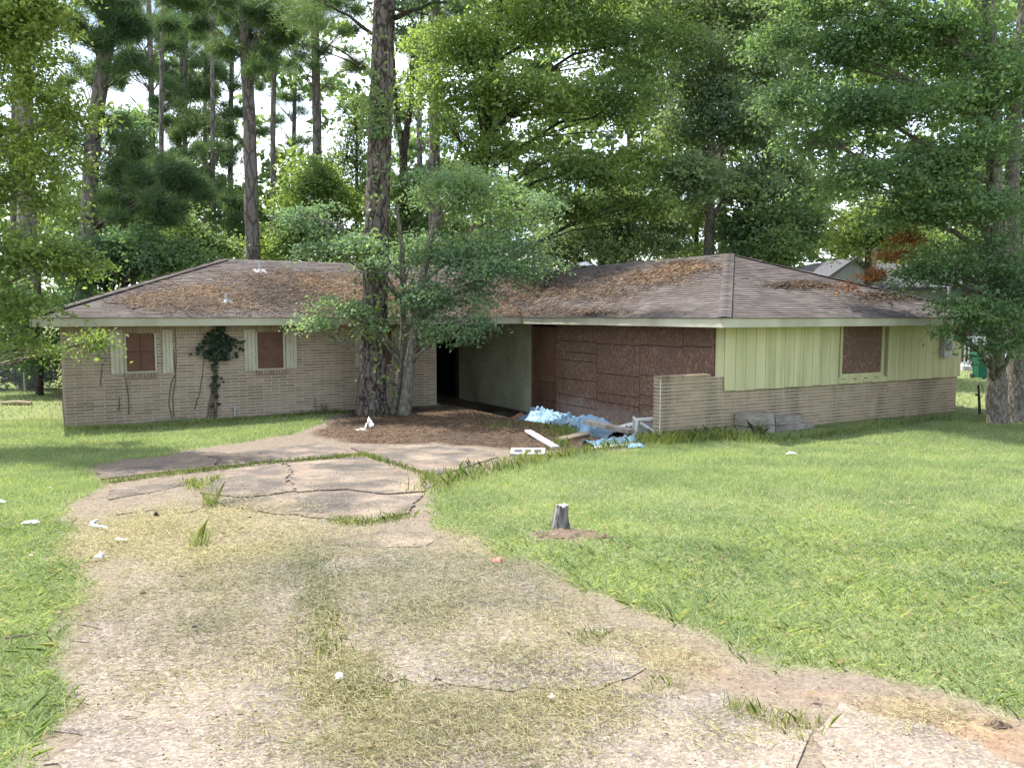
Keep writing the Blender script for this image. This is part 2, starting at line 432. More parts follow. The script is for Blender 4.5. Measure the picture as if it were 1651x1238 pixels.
g_o = big('ground', np.c_[Q, zz], np.c_[ii, ii + 1, ii + nx + 1, ii + nx], m_ground, smooth=True, kind='structure')
lm = lawn_mask(Q); cm = np.maximum(court_mask(Q) * (1 - lm * .6), blob(Q, [(915, 866, 45, 14, .8)])); sm = straw_mask(Q) * (1 - lm * .5)
ca = g_o.data.color_attributes.new('zone', 'FLOAT_COLOR', 'POINT')
clay = sst(-.1, .25, sdist(CLAY, Q) + .5 * (fbm(Q[:, 0] * 2, Q[:, 1] * 2, 31) - .5))
ca.data.foreach_set('color', np.c_[lm, sm, cm, clay].astype(np.float32).ravel())

# ------------------------------------------------------------------ driveway slabs
def concrete(name, dk=1.):
    m, N, L, out = nodes(name)
    n1 = noise(N, L, 1.0, 6, rough=.65); n2 = noise(N, L, 55, 3); n3 = noise(N, L, .55, 3)
    c = ramp(N, L, n1, [(.36, (.060, .053, .046)), (.45, (.112, .096, .080)), (.53, (.200, .164, .130)), (.66, (.265, .218, .172))])
    c = mixc(N, L, ramp(N, L, n3, [(.45, (0, 0, 0)), (.62, (.55, .55, .55))]), c, (.205, .155, .122))
    v = N.new('ShaderNodeTexVoronoi'); v.inputs['Scale'].default_value = 75
    g = N.new('ShaderNodeNewGeometry'); L.new(g.outputs['Position'], v.inputs['Vector'])
    sp_ = N.new('ShaderNodeSeparateColor'); L.new(v.outputs['Color'], sp_.inputs[0])
    c = mixc(N, L, .36, c, ramp(N, L, sp_.outputs[0], [(0, (.072, .061, .050)), (.6, (.22, .182, .146)), (1, (.45, .40, .335))]))
    if dk < 1: c = mixc(N, L, 1., c, ramp(N, L, noise(N, L, 1.7, 6, rough=.6), [(.42, (dk * .62, dk * .63, dk * .66)), (.58, (dk * 1.12, dk * 1.06, dk))]), 'MULTIPLY')
    bsdf(N, L, out, c, .9, math_(N, L, 'ADD', v.outputs['Distance'], n2), .45, .01, .2)
    return m
m_conc = concrete('old_concrete'); m_conc_old = concrete('stained_concrete', .86)
drive = empty('driveway', G(500, 900), kind='structure')
SLABS = [[(156, 760), (240, 748), (330, 738), (352, 741), (345, 754), (254, 763), (163, 774)],
         [(335, 737), (420, 725), (509, 713), (560, 727), (579, 732), (371, 752), (350, 754), (357, 741)],
         [(182, 789), (298, 771), (309, 780), (254, 793), (171, 807)],
         [(345, 774), (371, 758), (455, 748), (470, 762), (462, 780), (478, 793), (430, 800), (380, 803), (330, 798), (322, 793)],
         [(460, 748), (583, 737), (598, 743), (653, 765), (700, 781), (682, 793), (620, 798), (560, 790), (482, 794), (467, 780), (475, 762)],
         [(332, 801), (380, 806), (430, 803), (480, 797), (560, 793), (620, 801), (680, 797), (658, 829), (591, 843), (543, 838), (430, 828), (356, 814)],
         [(562, 722), (609, 720), (703, 718), (790, 727), (805, 738), (754, 753), (707, 767), (682, 763), (620, 743), (583, 730)],
         [(529, 872), (638, 854), (718, 865), (696, 878), (645, 883), (565, 882)],
         [(108, 1320), (114, 1150), (132, 1050), (165, 965), (235, 908), (400, 893), (476, 902), (488, 960), (502, 1050), (555, 1120), (596, 1180), (612, 1320)],
         [(545, 1000), (525, 905), (620, 892), (790, 908), (870, 950), (960, 1003), (1030, 1050), (1040, 1085), (900, 1118), (700, 1112), (605, 1085)],
         [(640, 1320), (624, 1200), (700, 1140), (900, 1134), (1050, 1118), (1150, 1120), (1290, 1180), (1325, 1320)],
         [(1350, 1320), (1316, 1180), (1345, 1140), (1480, 1168), (1640, 1232), (1760, 1330)]]
for k, pl in enumerate(SLABS):
    P = [G(u, v) for u, v in pl]; ring = []
    for i in range(len(P)):
        a, b = P[i], P[(i + 1) % len(P)]; n = max(2, int(np.linalg.norm(b - a) / .12))
        for j in range(n):
            q = a + (b - a) * j / n; q = q[:2] + (rng.random(2) - .5) * (.08 if k < 8 else .16)
            ring.append(q)
    bm = bmesh.new()
    top = [bm.verts.new((q[0] - drive.location[0], q[1] - drive.location[1], 0)) for q in ring]
    f = bm.faces.new(top); bmesh.ops.triangulate(bm, faces=[f])
    long_ = [e for e in bm.edges if e.calc_length() > .6]
    for _ in range(3):
        long_ = [e for e in bm.edges if e.calc_length() > .5 and not e.is_boundary]
        if long_:
            bmesh.ops.subdivide_edges(bm, edges=long_, cuts=1); bmesh.ops.triangulate(bm, faces=bm.faces[:])
    if sum(f.normal.z for f in bm.faces) < 0: bmesh.ops.reverse_faces(bm, faces=bm.faces[:])
    for v in bm.verts:
        v.co.z = float(gz(v.co.x + drive.location[0], v.co.y + drive.location[1])) - drive.location[2] + (.020 if k in (0, 1, 3, 4, 5, 6) else .007)
    r = bmesh.ops.extrude_edge_only(bm, edges=[e for e in bm.edges if e.is_boundary])
    for v in r['geom']:
        if isinstance(v, bmesh.types.BMVert): v.co.z -= .09
    me = bpy.data.meshes.new('slab'); bm.to_mesh(me); bm.free(); me.materials.append(m_conc_old if k < 8 else m_conc)
    link('slab', me, drive)

# ------------------------------------------------------------------ the house
house = empty('brick_house', HO, ANG, label='abandoned single-storey tan brick house with boarded windows and brown shingle roof', cat='house')
ZS, FH = 2.30, .18
ZE = ZS + FH
OV = .6
bricks = []     # (depth, wall object, centre, size, rotz, mat)
def brick_wall(p0, p1, z0, z1, holes, mats, out, top_soldier=True, name='brick_wall', th=.2, ends=True):
    """p0->p1 in house coordinates, outer face on the right-hand side seen from outside (out = outward normal)"""
    p0 = np.array(p0, float); p1 = np.array(p1, float); d = p1 - p0; Lw = np.linalg.norm(d); d /= Lw; out = np.array(out, float)
    mb = MB(); c0 = p0 - out * .001; c1 = p1 - out * .001
    # backing split round the holes
    xs = sorted({0, Lw, *[h[0] for h in holes], *[h[1] for h in holes]})
    for a, b in zip(xs[:-1], xs[1:]):
        hs = [h for h in holes if h[0] <= a + 1e-6 and h[1] >= b - 1e-6]
        spans = [(z0, z1)]
        if hs: spans = [(z0, hs[0][2]), (hs[0][3], z1)]
        for za, zb in spans:
            if zb - za < .01: continue
            q = [c0 + d * a, c0 + d * b, c0 + d * b - out * th, c0 + d * a - out * th]
            mb.hexa([(*x, za) for x in q] + [(*x, zb) for x in q])
    w = mb.build(name, mats[1], house)
    CH, BL, J = .0735, .40, .016
    rz = math.atan2(d[1], d[0])
    zt = z1 - (.20 if top_soldier else 0)
    nrow = int((zt - z0) / CH)
    for r_ in range(nrow):
        zc = zt - (r_ + .5) * CH
        x = -(BL / 2 if r_ % 2 else 0) - random.random() * .01
        while x < Lw:
            a, b = max(x, 0), min(x + BL, Lw); x += BL
            if b - a < .05: continue
            segs = [(a, b)]
            for h in holes:
                if h[2] - .02 < zc < h[3] + .02:
                    ns = []
                    for s0, s1 in segs:
                        if s1 <= h[0] or s0 >= h[1]: ns.append((s0, s1)); continue
                        if s0 < h[0]: ns.append((s0, h[0]))
                        if s1 > h[1]: ns.append((h[1], s1))
                    segs = ns
            for s0, s1 in segs:
                if s1 - s0 < .04: continue
                e = (random.random() - .5) * .006
                c = p0 + d * (s0 + s1) / 2 + out * (e - .03)
                bricks.append((np.linalg.norm(np.array([*c, zc]) - CAML), w, (*c, zc), (s1 - s0 - J, .072, CH - J), rz, mats[0]))
    if top_soldier:
        x = 0
        while x < Lw - .03:
            xm = x + .0353; x += .0706
            if any(h[0] < xm < h[1] and h[3] > z1 - .1 for h in holes): continue
            c = p0 + d * xm + out * (random.random() * .004 - .033)
            bricks.append((np.linalg.norm(np.array([*c, z1 - .1]) - CAML) + 30, w, (*c, z1 - .1), (.0596, .072, .19), rz, mats[0]))
    return w
brickmats = (m_brick, m_mortar)
# windows on the left wing: s0,s1,z0,z1 from the photo
def win(u0, u1, v0, v1): 
    a = on_t(u0, (v0 + v1) / 2)[0]; b = on_t(u1, (v0 + v1) / 2)[0]; um = (u0 + u1) / 2
    return [a, b, on_t(um, v1)[1], min(on_t(um, v0)[1], ZS - .05)]
W1 = win(201, 252, 533, 601); W2 = win(413, 459, 532, 596); W3 = win(590, 634, 531, 590)
wl_front = brick_wall((0, 0), (SI, 0), -.25, ZS, [W1, W2, W3], brickmats, (0, -1))
wl_end = brick_wall((0, 8.6), (0, 0.012), -.25, ZS, [], brickmats, (-1, 0))
brick_wall((SC, TE), (SC, TD), -.6, ZS, [], (m_brick_paint, m_mortar_paint), (-1, 0), False)
ZSD = .93
brick_wall((SC + .02, TC), (SR, TC), -.45, ZSD, [], (m_brick_tan, m_mortar), (0, -1), False)
# knee wall: face, end, inner side, cap
KZ = on_t(1064, 607, TC)[1]
kn = brick_wall((SK, TC), (SC + .02, TC), -.45, KZ - .07, [], (m_brick_tan, m_mortar), (0, -1), False, name='knee_wall', th=.10)
brick_wall((SK, TC + .22), (SK, TC + .015), -.45, KZ - .07, [], (m_brick_tan, m_mortar), (-1, 0), False, name='knee_wall_end', th=.06)
brick_wall((SC - .3, TC + .22), (SK + .01, TC + .22), -.45, KZ - .07, [], (m_brick_tan, m_mortar), (0, 1), False, name='knee_wall_back', th=.06)
x = SK - .004
while x < SC - .38:      # rowlock cap along the knee wall
    bricks.append((np.linalg.norm(np.array([x, TC, KZ]) - CAML), kn, (x + .033, TC + .11, KZ - .035), (.06, .235, .064), 0, m_brick_tan)); x += .0706
# other walls (plain, away from the camera)
mb = MB()
mb.box((.0, 8.45, -.25), (SR, 8.6, ZS)); mb.box((SR - .15, TC + .05, -.25), (SR, 8.45, ZS))
mb.build('rear_wall', m_brick, house)
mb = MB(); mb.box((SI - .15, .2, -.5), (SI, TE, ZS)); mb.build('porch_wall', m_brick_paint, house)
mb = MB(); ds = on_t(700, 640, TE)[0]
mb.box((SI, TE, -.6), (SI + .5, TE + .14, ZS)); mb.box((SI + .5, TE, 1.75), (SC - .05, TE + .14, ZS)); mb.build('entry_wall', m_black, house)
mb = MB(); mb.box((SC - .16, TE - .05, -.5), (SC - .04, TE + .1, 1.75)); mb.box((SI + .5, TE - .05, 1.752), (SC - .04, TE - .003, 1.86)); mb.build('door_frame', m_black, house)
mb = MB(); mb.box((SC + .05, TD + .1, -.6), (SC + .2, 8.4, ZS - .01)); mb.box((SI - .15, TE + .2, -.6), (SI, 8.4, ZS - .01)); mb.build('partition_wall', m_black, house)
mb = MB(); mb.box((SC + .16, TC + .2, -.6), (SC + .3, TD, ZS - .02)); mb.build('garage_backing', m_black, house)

# bricks: the 300 nearest are parts of their own, the rest joined wall by wall
bm_unit = MB().box((-.5, -.5, -.5), (.5, .5, .5))
unit = {}
def unit_mesh(name, mat):
    if (name, mat.name) not in unit:
        me = bpy.data.meshes.new(name); me.from_pydata(bm_unit.v, [], bm_unit.f); me.materials.append(mat); unit[(name, mat.name)] = me
    return unit[(name, mat.name)]
def place_unit(name, mat, parent, c, size, rz):
    o = bpy.data.objects.new(name, unit_mesh(name, mat)); col.objects.link(o)
    o.parent = parent; o.location = c; o.scale = size; o.rotation_euler = (0, 0, rz); return o
order = sorted(bricks, key=lambda b: b[0] + (8 if b[1].name.startswith(('knee_wall_back',)) or b[1] is wl_end else 0))
for b in order[:300]: place_unit('brick', b[5], b[1], b[2], b[3], b[4])
rest = {}
for b in order[300:]: rest.setdefault(b[1].name, []).append(b)
for nm, bl in rest.items():
    mb = MB()
    for _, w, c, s, rz, mt in bl:
        ca_, sa = math.cos(rz), math.sin(rz)
        vs = [(c[0] + x * s[0] * ca_ - y * s[1] * sa, c[1] + x * s[0] * sa + y * s[1] * ca_, c[2] + z * s[2]) for x, y, z in bm_unit.v]
        mb.add(vs, bm_unit.f)
    mb.build('brick_courses', bl[0][5], bl[0][1], kind='stuff')

# boarded windows on the left wing
for k, wv in enumerate((W1, W2, W3)):
    s0, s1, z0, z1 = wv; f = .035
    mb = MB()
    mb.box((s0, .0, z0), (s0 + f, .1, z1)); mb.box((s1 - f, .0, z0), (s1, .1, z1)); mb.box((s0 + f, .0, z1 - f), (s1 - f, .1, z1)); mb.box((s0 + f, .0, z0), (s1 - f, .1, z0 + f))
    wdw = mb.build('window', m_shutter, house)
    n = 2 if k == 0 else 1
    for i in range(n):
        for j in range(n):
            x0 = s0 + f + (s1 - s0 - 2 * f) * i / n + .004; x1 = s0 + f + (s1 - s0 - 2 * f) * (i + 1) / n - .004
            y0 = z0 + f + (z1 - z0 - 2 * f) * j / n + .004; y1 = z0 + f + (z1 - z0 - 2 * f) * (j + 1) / n - .004
            MB().box((x0, .025, y0), (x1, .04, y1)).build('window_board', m_board, wdw)
    x = s0 - .02
    while x < s1 - .02:          # brick sill of soldiers
        place_unit('sill_brick', m_brick, wdw, (x + .035, -.02, z0 - .055), (.06, .10, .10), 0); x += .0706
    for sx, sgn in ((s0 - .03, -1), (s1 + .03, 1)):
        a = sx + (sgn * .27 if sgn < 0 else 0); b = a + .27
        if k == 0 and sgn > 0: a += .10; b += .06
        zb = z0 + .02 - .06 * random.random()
        mb = MB(); mb.box((a, -.03, zb), (b, -.006, z1 + .02)); sh = mb.build('shutter', m_shutter, wdw)
        for q in range(3):
            w3 = (b - a) / 3
            MB().box((a + q * w3 + .006, -.045 - .004 * (q % 2), zb + .02), (a + (q + 1) * w3 - .006, -.0305, z1)).build('shutter_board', m_shutter, wdw)

# siding boards over the knee wall of the right wing
m_ = MB(); m_.box((SC - .0, TC - .02, ZSD + .02), (SR + .05, TC + .12, ZS)); m_.build('siding_backing', m_groove, house)
MB().box((SC - .005, TC - .0, ZSD + .02), (SC + .012, TC + .25, ZS)).build('corner_board', m_siding, house)
ws0, wz1 = on_t(1356, 526, TC); ws1, _ = on_t(1420, 526, TC); wz0 = on_t(1390, 601, TC)[1]; wz1 = ZS - .03
x = SC - .012; nb = 28; bw = (SR + .07 - x) / nb
for i in range(nb):
    a, b = x + i * bw + .005, x + (i + 1) * bw - .005
    zb = ZSD + .006 * random.random() - (.012 if i % 3 else 0)
    lo, hi = (wz0 - .12, wz1) if (b > ws0 - .06 and a < ws1 + .06) else (None, None)
    if lo is None: MB().box((a, TC - .05, zb), (b, TC - .022, ZS - .002)).build('siding_board', m_siding, house, bevel=.004)
    else:
        MB().box((a, TC - .05, zb), (b, TC - .022, lo)).build('siding_board', m_siding, house, bevel=.004)
mb = MB(); t_ = .07
mb.box((ws0 - t_, TC - .07, wz0 - t_), (ws0, TC - .02, wz1)); mb.box((ws1, TC - .07, wz0 - t_), (ws1 + t_, TC - .02, wz1)); mb.box((ws0, TC - .07, wz0 - t_), (ws1, TC - .02, wz0))
mb.box((ws0 - t_ - .05, TC - .062, wz0 - t_ - .09), (ws1 + t_ + .05, TC - .02, wz0 - t_ - .002))
wdw = mb.build('window', m_siding, house)
n = 4
for j in range(n):
    y0 = wz0 + (wz1 - wz0) * j / n + .006; y1 = wz0 + (wz1 - wz0) * (j + 1) / n - .006
    MB().box((ws0, TC - .04 - .004 * (j % 2), y0), (ws1, TC - .024, y1)).build('window_board', m_osb, wdw)
for j in range(4):
    xx_ = ws0 + (ws1 - ws0) * j / 3.6
    MB().box((xx_, TC - .066, wz0 - t_ - .06), (xx_ + .14, TC - .0625, wz0 - t_ - .045)).build('vent_slot', m_black, wdw)
# strand boards closing the garage opening: rows per column
us = [858, 895, 961, 1030, 1100, 1150, 1169]
rows = [[534, 613, 642], [549, 566, 579, 608, 634, 649], [554, 601, 632, 646], [556, 604, 636, 652], [558, 607, 642, 660], [560, 609, 646, 666]]
for i in range(6):
    t1 = on_s(us[i], 600, SC)[0]; t0 = on_s(us[i + 1], 600, SC)[0] if i < 5 else TC + .03
    zs_ = [ZS - (.10 if i == 0 else .0)] + [on_s(us[i], v, SC)[1] for v in rows[i][(1 if i == 0 else 0):]] + [-.55]
    for za, zb in zip(zs_[1:], zs_[:-1]):
        e = .012 * random.random()
        MB().box((SC + .035 - e - (.012 if i == 0 else 0), t0 + .008, za + .008), (SC + .06, t1 - .008, zb - .008)).build('strand_board', m_osb if i else m_board, house)
MB().box((SC + .065, TC + .05, -.6), (SC + .1, TD, ZS - .03)).build('garage_studs', m_black, house)
MB().box((SC - .02, TD - .03, -.6), (SC + .05, TD + .012, ZS - .01)).build('garage_jamb', m_board, house)

# fascia and soffit
XR = SR + OV
def fas(a, b, nrm):
    mb = MB(); a = np.array(a, float); b = np.array(b, float); n_ = np.array(nrm, float) * .03
    q = [a, b, b - n_, a - n_]
    mb.hexa([(*p, ZS - .015) for p in q] + [(*p, ZE) for p in q]); return mb.build('fascia', m_cream, house)
fas((-OV, -OV), (SC - OV - .001, -OV), (0, -1)); fas((-OV, 8.6 + OV), (-OV, -OV + .031), (-1, 0))
fas((SC - OV, -OV), (SC - OV, TC - OV + .031), (-1, 0)); fas((SC - OV, TC - OV), (XR, TC - OV), (0, -1)); fas((XR, TC - OV + .031), (XR, 8.6 + OV), (1, 0))
mb = MB(); mb.box((-OV + .03, -OV + .03, ZS), (XR - .03, 8.6 + OV, ZS + .02)); mb.build('soffit', m_cream, house)
mb = MB(); mb.box((SC - OV + .03, TC - OV + .03, ZS + .001), (XR - .03, -OV + .029, ZS + .021)); mb.build('soffit', m_cream, house)

# roof: decks, then shingles course by course
P1, P2 = .34, .365
HW1 = (8.6 + 2 * OV) / 2; HW2 = (XR - (SC - OV)) / 2
RZ1, RZ2 = ZE + P1 * HW1, ZE + P2 * HW2
e0 = -OV; e1 = 8.6 + OV; yr = (e0 + e1) / 2
mb = MB()
v = [(e0, e0, ZE), (XR, e0, ZE), (XR, e1, ZE), (e0, e1, ZE), (e0 + HW1, yr, RZ1), (XR - HW1, yr, RZ1)]
mb.add(v, [(0, 1, 5, 4), (1, 2, 5), (2, 3, 4, 5), (3, 0, 4)])
f0 = TC - OV; xl = SC - OV; xm = xl + HW2
v = [(xl, f0, ZE + .003), (XR + .002, f0, ZE + .003), (xm, f0 + HW2, RZ2), (xm, yr + .3, RZ2), (xl, yr + .3, ZE + .003), (XR + .002, yr + .3, ZE + .003)]
mb.add(v, [(0, 1, 2), (1, 5, 3, 2), (0, 2, 3, 4)])
roof = mb.build('roof', m_roofdeck, house)
def main_z(x, y): return min(ZE + P1 * (y - e0), ZE + P1 * (x - e0)) if y < yr else ZE
def wing_z(x, y): return ZE + P2 * min(x - xl, y - f0, XR - x)
tabs = []
def shingle_face(o, ex, ey, W, tl, tr, qmax, pitch, other):
    """o eave corner, ex along eave, ey inward (house xy)"""
    o = np.array(o, float); ex = np.array(ex, float); ey = np.array(ey, float); EXP, TW = .135, .30
    k = 0; q = -.03
    up = np.array([*(ey), pitch]) ; nrm = np.array([*(-ey * pitch), 1]); nrm /= np.linalg.norm(nrm)
    while q < qmax:
        l = max(q, 0) * tl; r = W - max(q, 0) * tr; x = l - random.random() * TW
        while x < r:
            a, b = max(x, l), min(x + TW, r); x += TW
            if b - a < .03: continue
            xm_ = o + ex * (a + b) / 2 + ey * q
            if other and other(*xm_) > ZE + pitch * q + .06: continue
            lift = .004 + .004 * random.random() + (.012 if random.random() < .02 else 0); g_ = .003
            def pt(xx, qq, h): return np.array([*(o + ex * xx + ey * qq), ZE + pitch * qq]) + nrm * h
            q1 = min(q + EXP + .03, qmax)
            dq = .012 * (random.random() - .5)
            vs = [pt(a + g_, q + dq, .003), pt(b - g_, q + dq, .003), pt(b - g_, q1, .0025), pt(a + g_, q1, .0025),
                  pt(a + g_, q + dq, .011 + lift), pt(b - g_, q + dq, .011 + lift), pt(b - g_, q1, .004), pt(a + g_, q1, .004)]
            tabs.append((np.linalg.norm((vs[0] + vs[1]) / 2 - CAML), vs))
        q += EXP; k += 1
shingle_face((e0, e0), (1, 0), (0, 1), XR - e0, 1, 0, HW1, P1, wing_z)
shingle_face((xl, f0), (1, 0), (0, 1), XR - xl, 1, 1, HW2, P2, None)
shingle_face((xl, yr + .3), (0, -1), (1, 0), yr + .3 - f0, 0, 1, HW2, P2, main_z)
tabs.sort(key=lambda t: t[0])
FB = [(0, 3, 2, 1), (4, 5, 6, 7), (0, 1, 5, 4), (1, 2, 6, 5), (2, 3, 7, 6), (3, 0, 4, 7)]
for d_, vs in tabs[:300]:
    MB().add(vs, FB).build('shingle', m_shingle, roof)
mb = MB()
for d_, vs in tabs[300:]: mb.add(vs, FB[1:])
mb.build('shingle_courses', m_shingle, roof, kind='stuff')
# hip and ridge caps
def caps(p, q, spread_dirs, pitch):
    p = np.array(p, float); q = np.array(q, float); Lh = np.linalg.norm(q - p); n = max(2, int(Lh / .145)); d = (q - p) / Lh
    s0, s1 = [np.array(s, float) for s in spread_dirs]
    for i in range(n):
        a = p + d * (Lh * i / n - .02); b = p + d * (Lh * (i + 1) / n + .02); h0 = .034; h1 = .016; w = .135
        jit = (random.random() - .5) * .012
        vs = [a + s0 * w + (0, 0, h0 - .02), a + (0, 0, h0 + jit), a + s1 * w + (0, 0, h0 - .02), b + s0 * w + (0, 0, h1 - .01), b + (0, 0, h1 + jit), b + s1 * w + (0, 0, h1 - .01)]
        lo = [x - np.array((0, 0, .02)) for x in vs]
        MB().add(vs + lo, [(0, 1, 4, 3), (1, 2, 5, 4), (0, 6, 7, 1), (1, 7, 8, 2), (0, 3, 9, 6), (2, 8, 11, 5)]).build('ridge_cap', m_shingle, roof)
caps((xl - .02, f0 - .02, ZE + .01), (xm, f0 + HW2, RZ2 + .01), ((.7, -.7, 0), (-.7, .7, 0)), P2)
caps((XR + .02, f0 - .02, ZE + .01), (xm, f0 + HW2, RZ2 + .01), ((.7, .7, 0), (-.7, -.7, 0)), P2)
caps((e0 - .02, e0 - .02, ZE + .01), (e0 + HW1, yr, RZ1 + .01), ((.7, -.7, 0), (-.7, .7, 0)), P1)
caps((e0 + HW1, yr, RZ1 + .005), (xm, yr, RZ1 + .005), ((0, 1, -P1), (0, -1, -P1)), P1)
caps((xm, f0 + HW2, RZ2 + .005), (xm, yr, RZ2 + .005), ((1, 0, -P2), (-1, 0, -P2)), P2)
# which roof plane a photo pixel falls on
def roof_hit(u, v):
    r = ray_l(u, v); best = None
    for n_, d0 in (((0, -P1, 1), ZE - P1 * e0), ((0, -P2, 1), ZE - P2 * f0), ((-P2, 0, 1), ZE - P2 * xl)):
        n_ = np.array(n_, float); k = (d0 - n_ @ CAML) / (n_ @ r)
        if k <= 0: continue
        P = CAML + r * k
        if n_[1] == -P1 and not (e0 < P[0] < XR and e0 < P[1] < yr + .1): continue
        if n_[1] == -P2 and not (f0 <= P[1] <= f0 + HW2 and min(P[0] - xl, XR - P[0]) >= P[1] - f0): continue
        if n_[0] == -P2 and not (xl <= P[0] <= xm + .1 and P[1] >= f0 + (P[0] - xl) and P[1] < yr + .3): continue
        if best is None or k < best[0]: best = (k, P)
    return None if best is None else best[1]
for u, v, h in ((419, 438, .30), (365, 487, .22)):
    p = roof_hit(u, v); mb = MB()
    mb.tube([p + (0, 0, -.05), p + (0, 0, h)], .032, 12); mb.tube([p + (0, 0, 0.01), p + (0, 0, .06)], [.075, .04], 12)
    mb.hexa([(p[0] - .16, p[1] - .15, p[2] - .05), (p[0] + .16, p[1] - .15, p[2] - .05), (p[0] + .16, p[1] + .15, p[2] - .05), (p[0] - .16, p[1] + .15, p[2] - .05), (p[0] - .16, p[1] - .15, p[2] - .03), (p[0] + .16, p[1] - .15, p[2] - .03), (p[0] + .16, p[1] + .15, p[2] + .075), (p[0] - .16, p[1] + .15, p[2] + .075)]); mb.build('vent_pipe', m_galv, roof)
# fallen needles, cones and sticks lying on the roof
RST = [(430, 475, 130, 26, 1.), (330, 485, 70, 22, .6), (520, 480, 90, 26, 1.), (470, 450, 90, 12, .6), (250, 485, 40, 9, .5), (600, 480, 60, 30, 1), (700, 480, 80, 30, 1.), (800, 490, 70, 26, 1.1), (880, 470, 60, 30, 1.1), (900, 505, 90, 9, .9), (960, 470, 70, 16, .8),
       (1040, 448, 60, 12, .9), (1110, 432, 40, 8, .8), (850, 450, 50, 15, 1), (1290, 461, 40, 5, .42), (1440, 480, 50, 8, .45)]
V = []; n_fl = 0
for _ in range(62000):
    u, v, ru, rv, w = RST[random.randrange(len(RST))]
    uu, vv = random.gauss(u, ru * .62), random.gauss(v, rv * .62)
    if fbm(uu * .03, vv * .09, 40) * w * 1.75 < random.random(): continue
    p = roof_hit(uu, vv)
    if p is None: continue
    a = random.random() * math.pi; L_ = .05 + .09 * random.random(); w_ = .007 + .008 * random.random(); h = .022 + .02 * random.random()
    dx, dy = math.cos(a) * L_, math.sin(a) * L_; ex, ey = -math.sin(a) * w_, math.cos(a) * w_
    sl = (0, P1) if p[0] < xl else ((P2, 0) if p[1] >= f0 + p[0] - xl else (0, P2))
    def rp(x, y, hh): return (p[0] + x, p[1] + y, p[2] + x * sl[0] + y * sl[1] + hh)
    V += [rp(-dx, -dy, h), rp(ex, ey, h + .006), rp(dx, dy, h + .01 * random.random()), rp(-ex, -ey, h)]; n_fl += 1
big('pine_straw', np.array(V), np.arange(len(V)).reshape(-1, 4), lf_needle, roof, kind='stuff')
# service mast, meter box, spigot
ms = on_t(1519, 560, TC)[0]; mz = on_t(1519, 580, TC)[1]
MB().box((ms - .16, TC - .17, 1.45), (ms + .17, TC - .052, 2.02)).build('meter_box', m_metal, house, bevel=.01)
MB().tube([(ms + .02, TC - .172, 1.72), (ms + .02, TC - .25, 1.72), (ms + .02, TC - .29, 1.72)], [.09, .09, .06], 14).build('meter_dial', m_galv, house)
MB().tube([(ms + .02, TC - .10, 2.0), (ms + .02, TC - .10, 3.35)], .035, 10).build('service_mast', m_metal, house)
ss = on_t(378, 665, 0)[0]
mb = MB(); mb.tube([(ss, -.01, .05), (ss, -.07, .05), (ss, -.07, .22)], .022, 8); mb.tube([(ss, -.07, .22), (ss, -.12, .24), (ss, -.14, .20)], .022, 8); mb.tube([(ss - .05, -.075, .27), (ss + .05, -.075, .27)], .014, 6)
mb.build('spigot', m_galv, house)
# crumpled sheet on the ridge, a lifted shingle strip on the hip
def crumple(name, c, sx, sy, h, mat, rz=0, n=9, seed=0, thick=.004, **k):
    X, Y = np.meshgrid(np.linspace(-.5, .5, n), np.linspace(-.5, .5, n))
    Z = (fbm(X * 4 + seed * 3.1, Y * 4 + seed, seed, 3)) ** 1.5 * h * 2 * (1 - (2 * np.hypot(X, Y)) ** 2 * .45)
    Z = np.maximum(Z, .004)
    X = X + .14 * (fbm(X * 5, Y * 5, seed + 7) - .5); Y = Y + .14 * (fbm(X * 5, Y * 5, seed + 9) - .5)
    ca_, sa = math.cos(rz), math.sin(rz)
    Vx = np.c_[(X * sx * ca_ - Y * sy * sa).ravel(), (X * sx * sa + Y * sy * ca_).ravel(), Z.ravel()]
    i_ = (np.arange(n - 1)[:, None] * n + np.arange(n - 1)[None]).ravel()
    o = big(name, Vx, np.c_[i_, i_ + 1, i_ + n + 1, i_ + n], mat, **k)
    s_ = o.modifiers.new('thickness', 'SOLIDIFY'); s_.thickness = thick
    o.location = tuple(c); return o
pr = roof_hit(945, 431); 
if pr is not None:
    w_ = wld(*pr); crumple('plastic_sheet', w_ + (0, 0, .02), .7, .35, .16, m_paper, ANG, seed=3, label='crumpled white plastic sheet lying on the roof ridge', cat='plastic sheet')

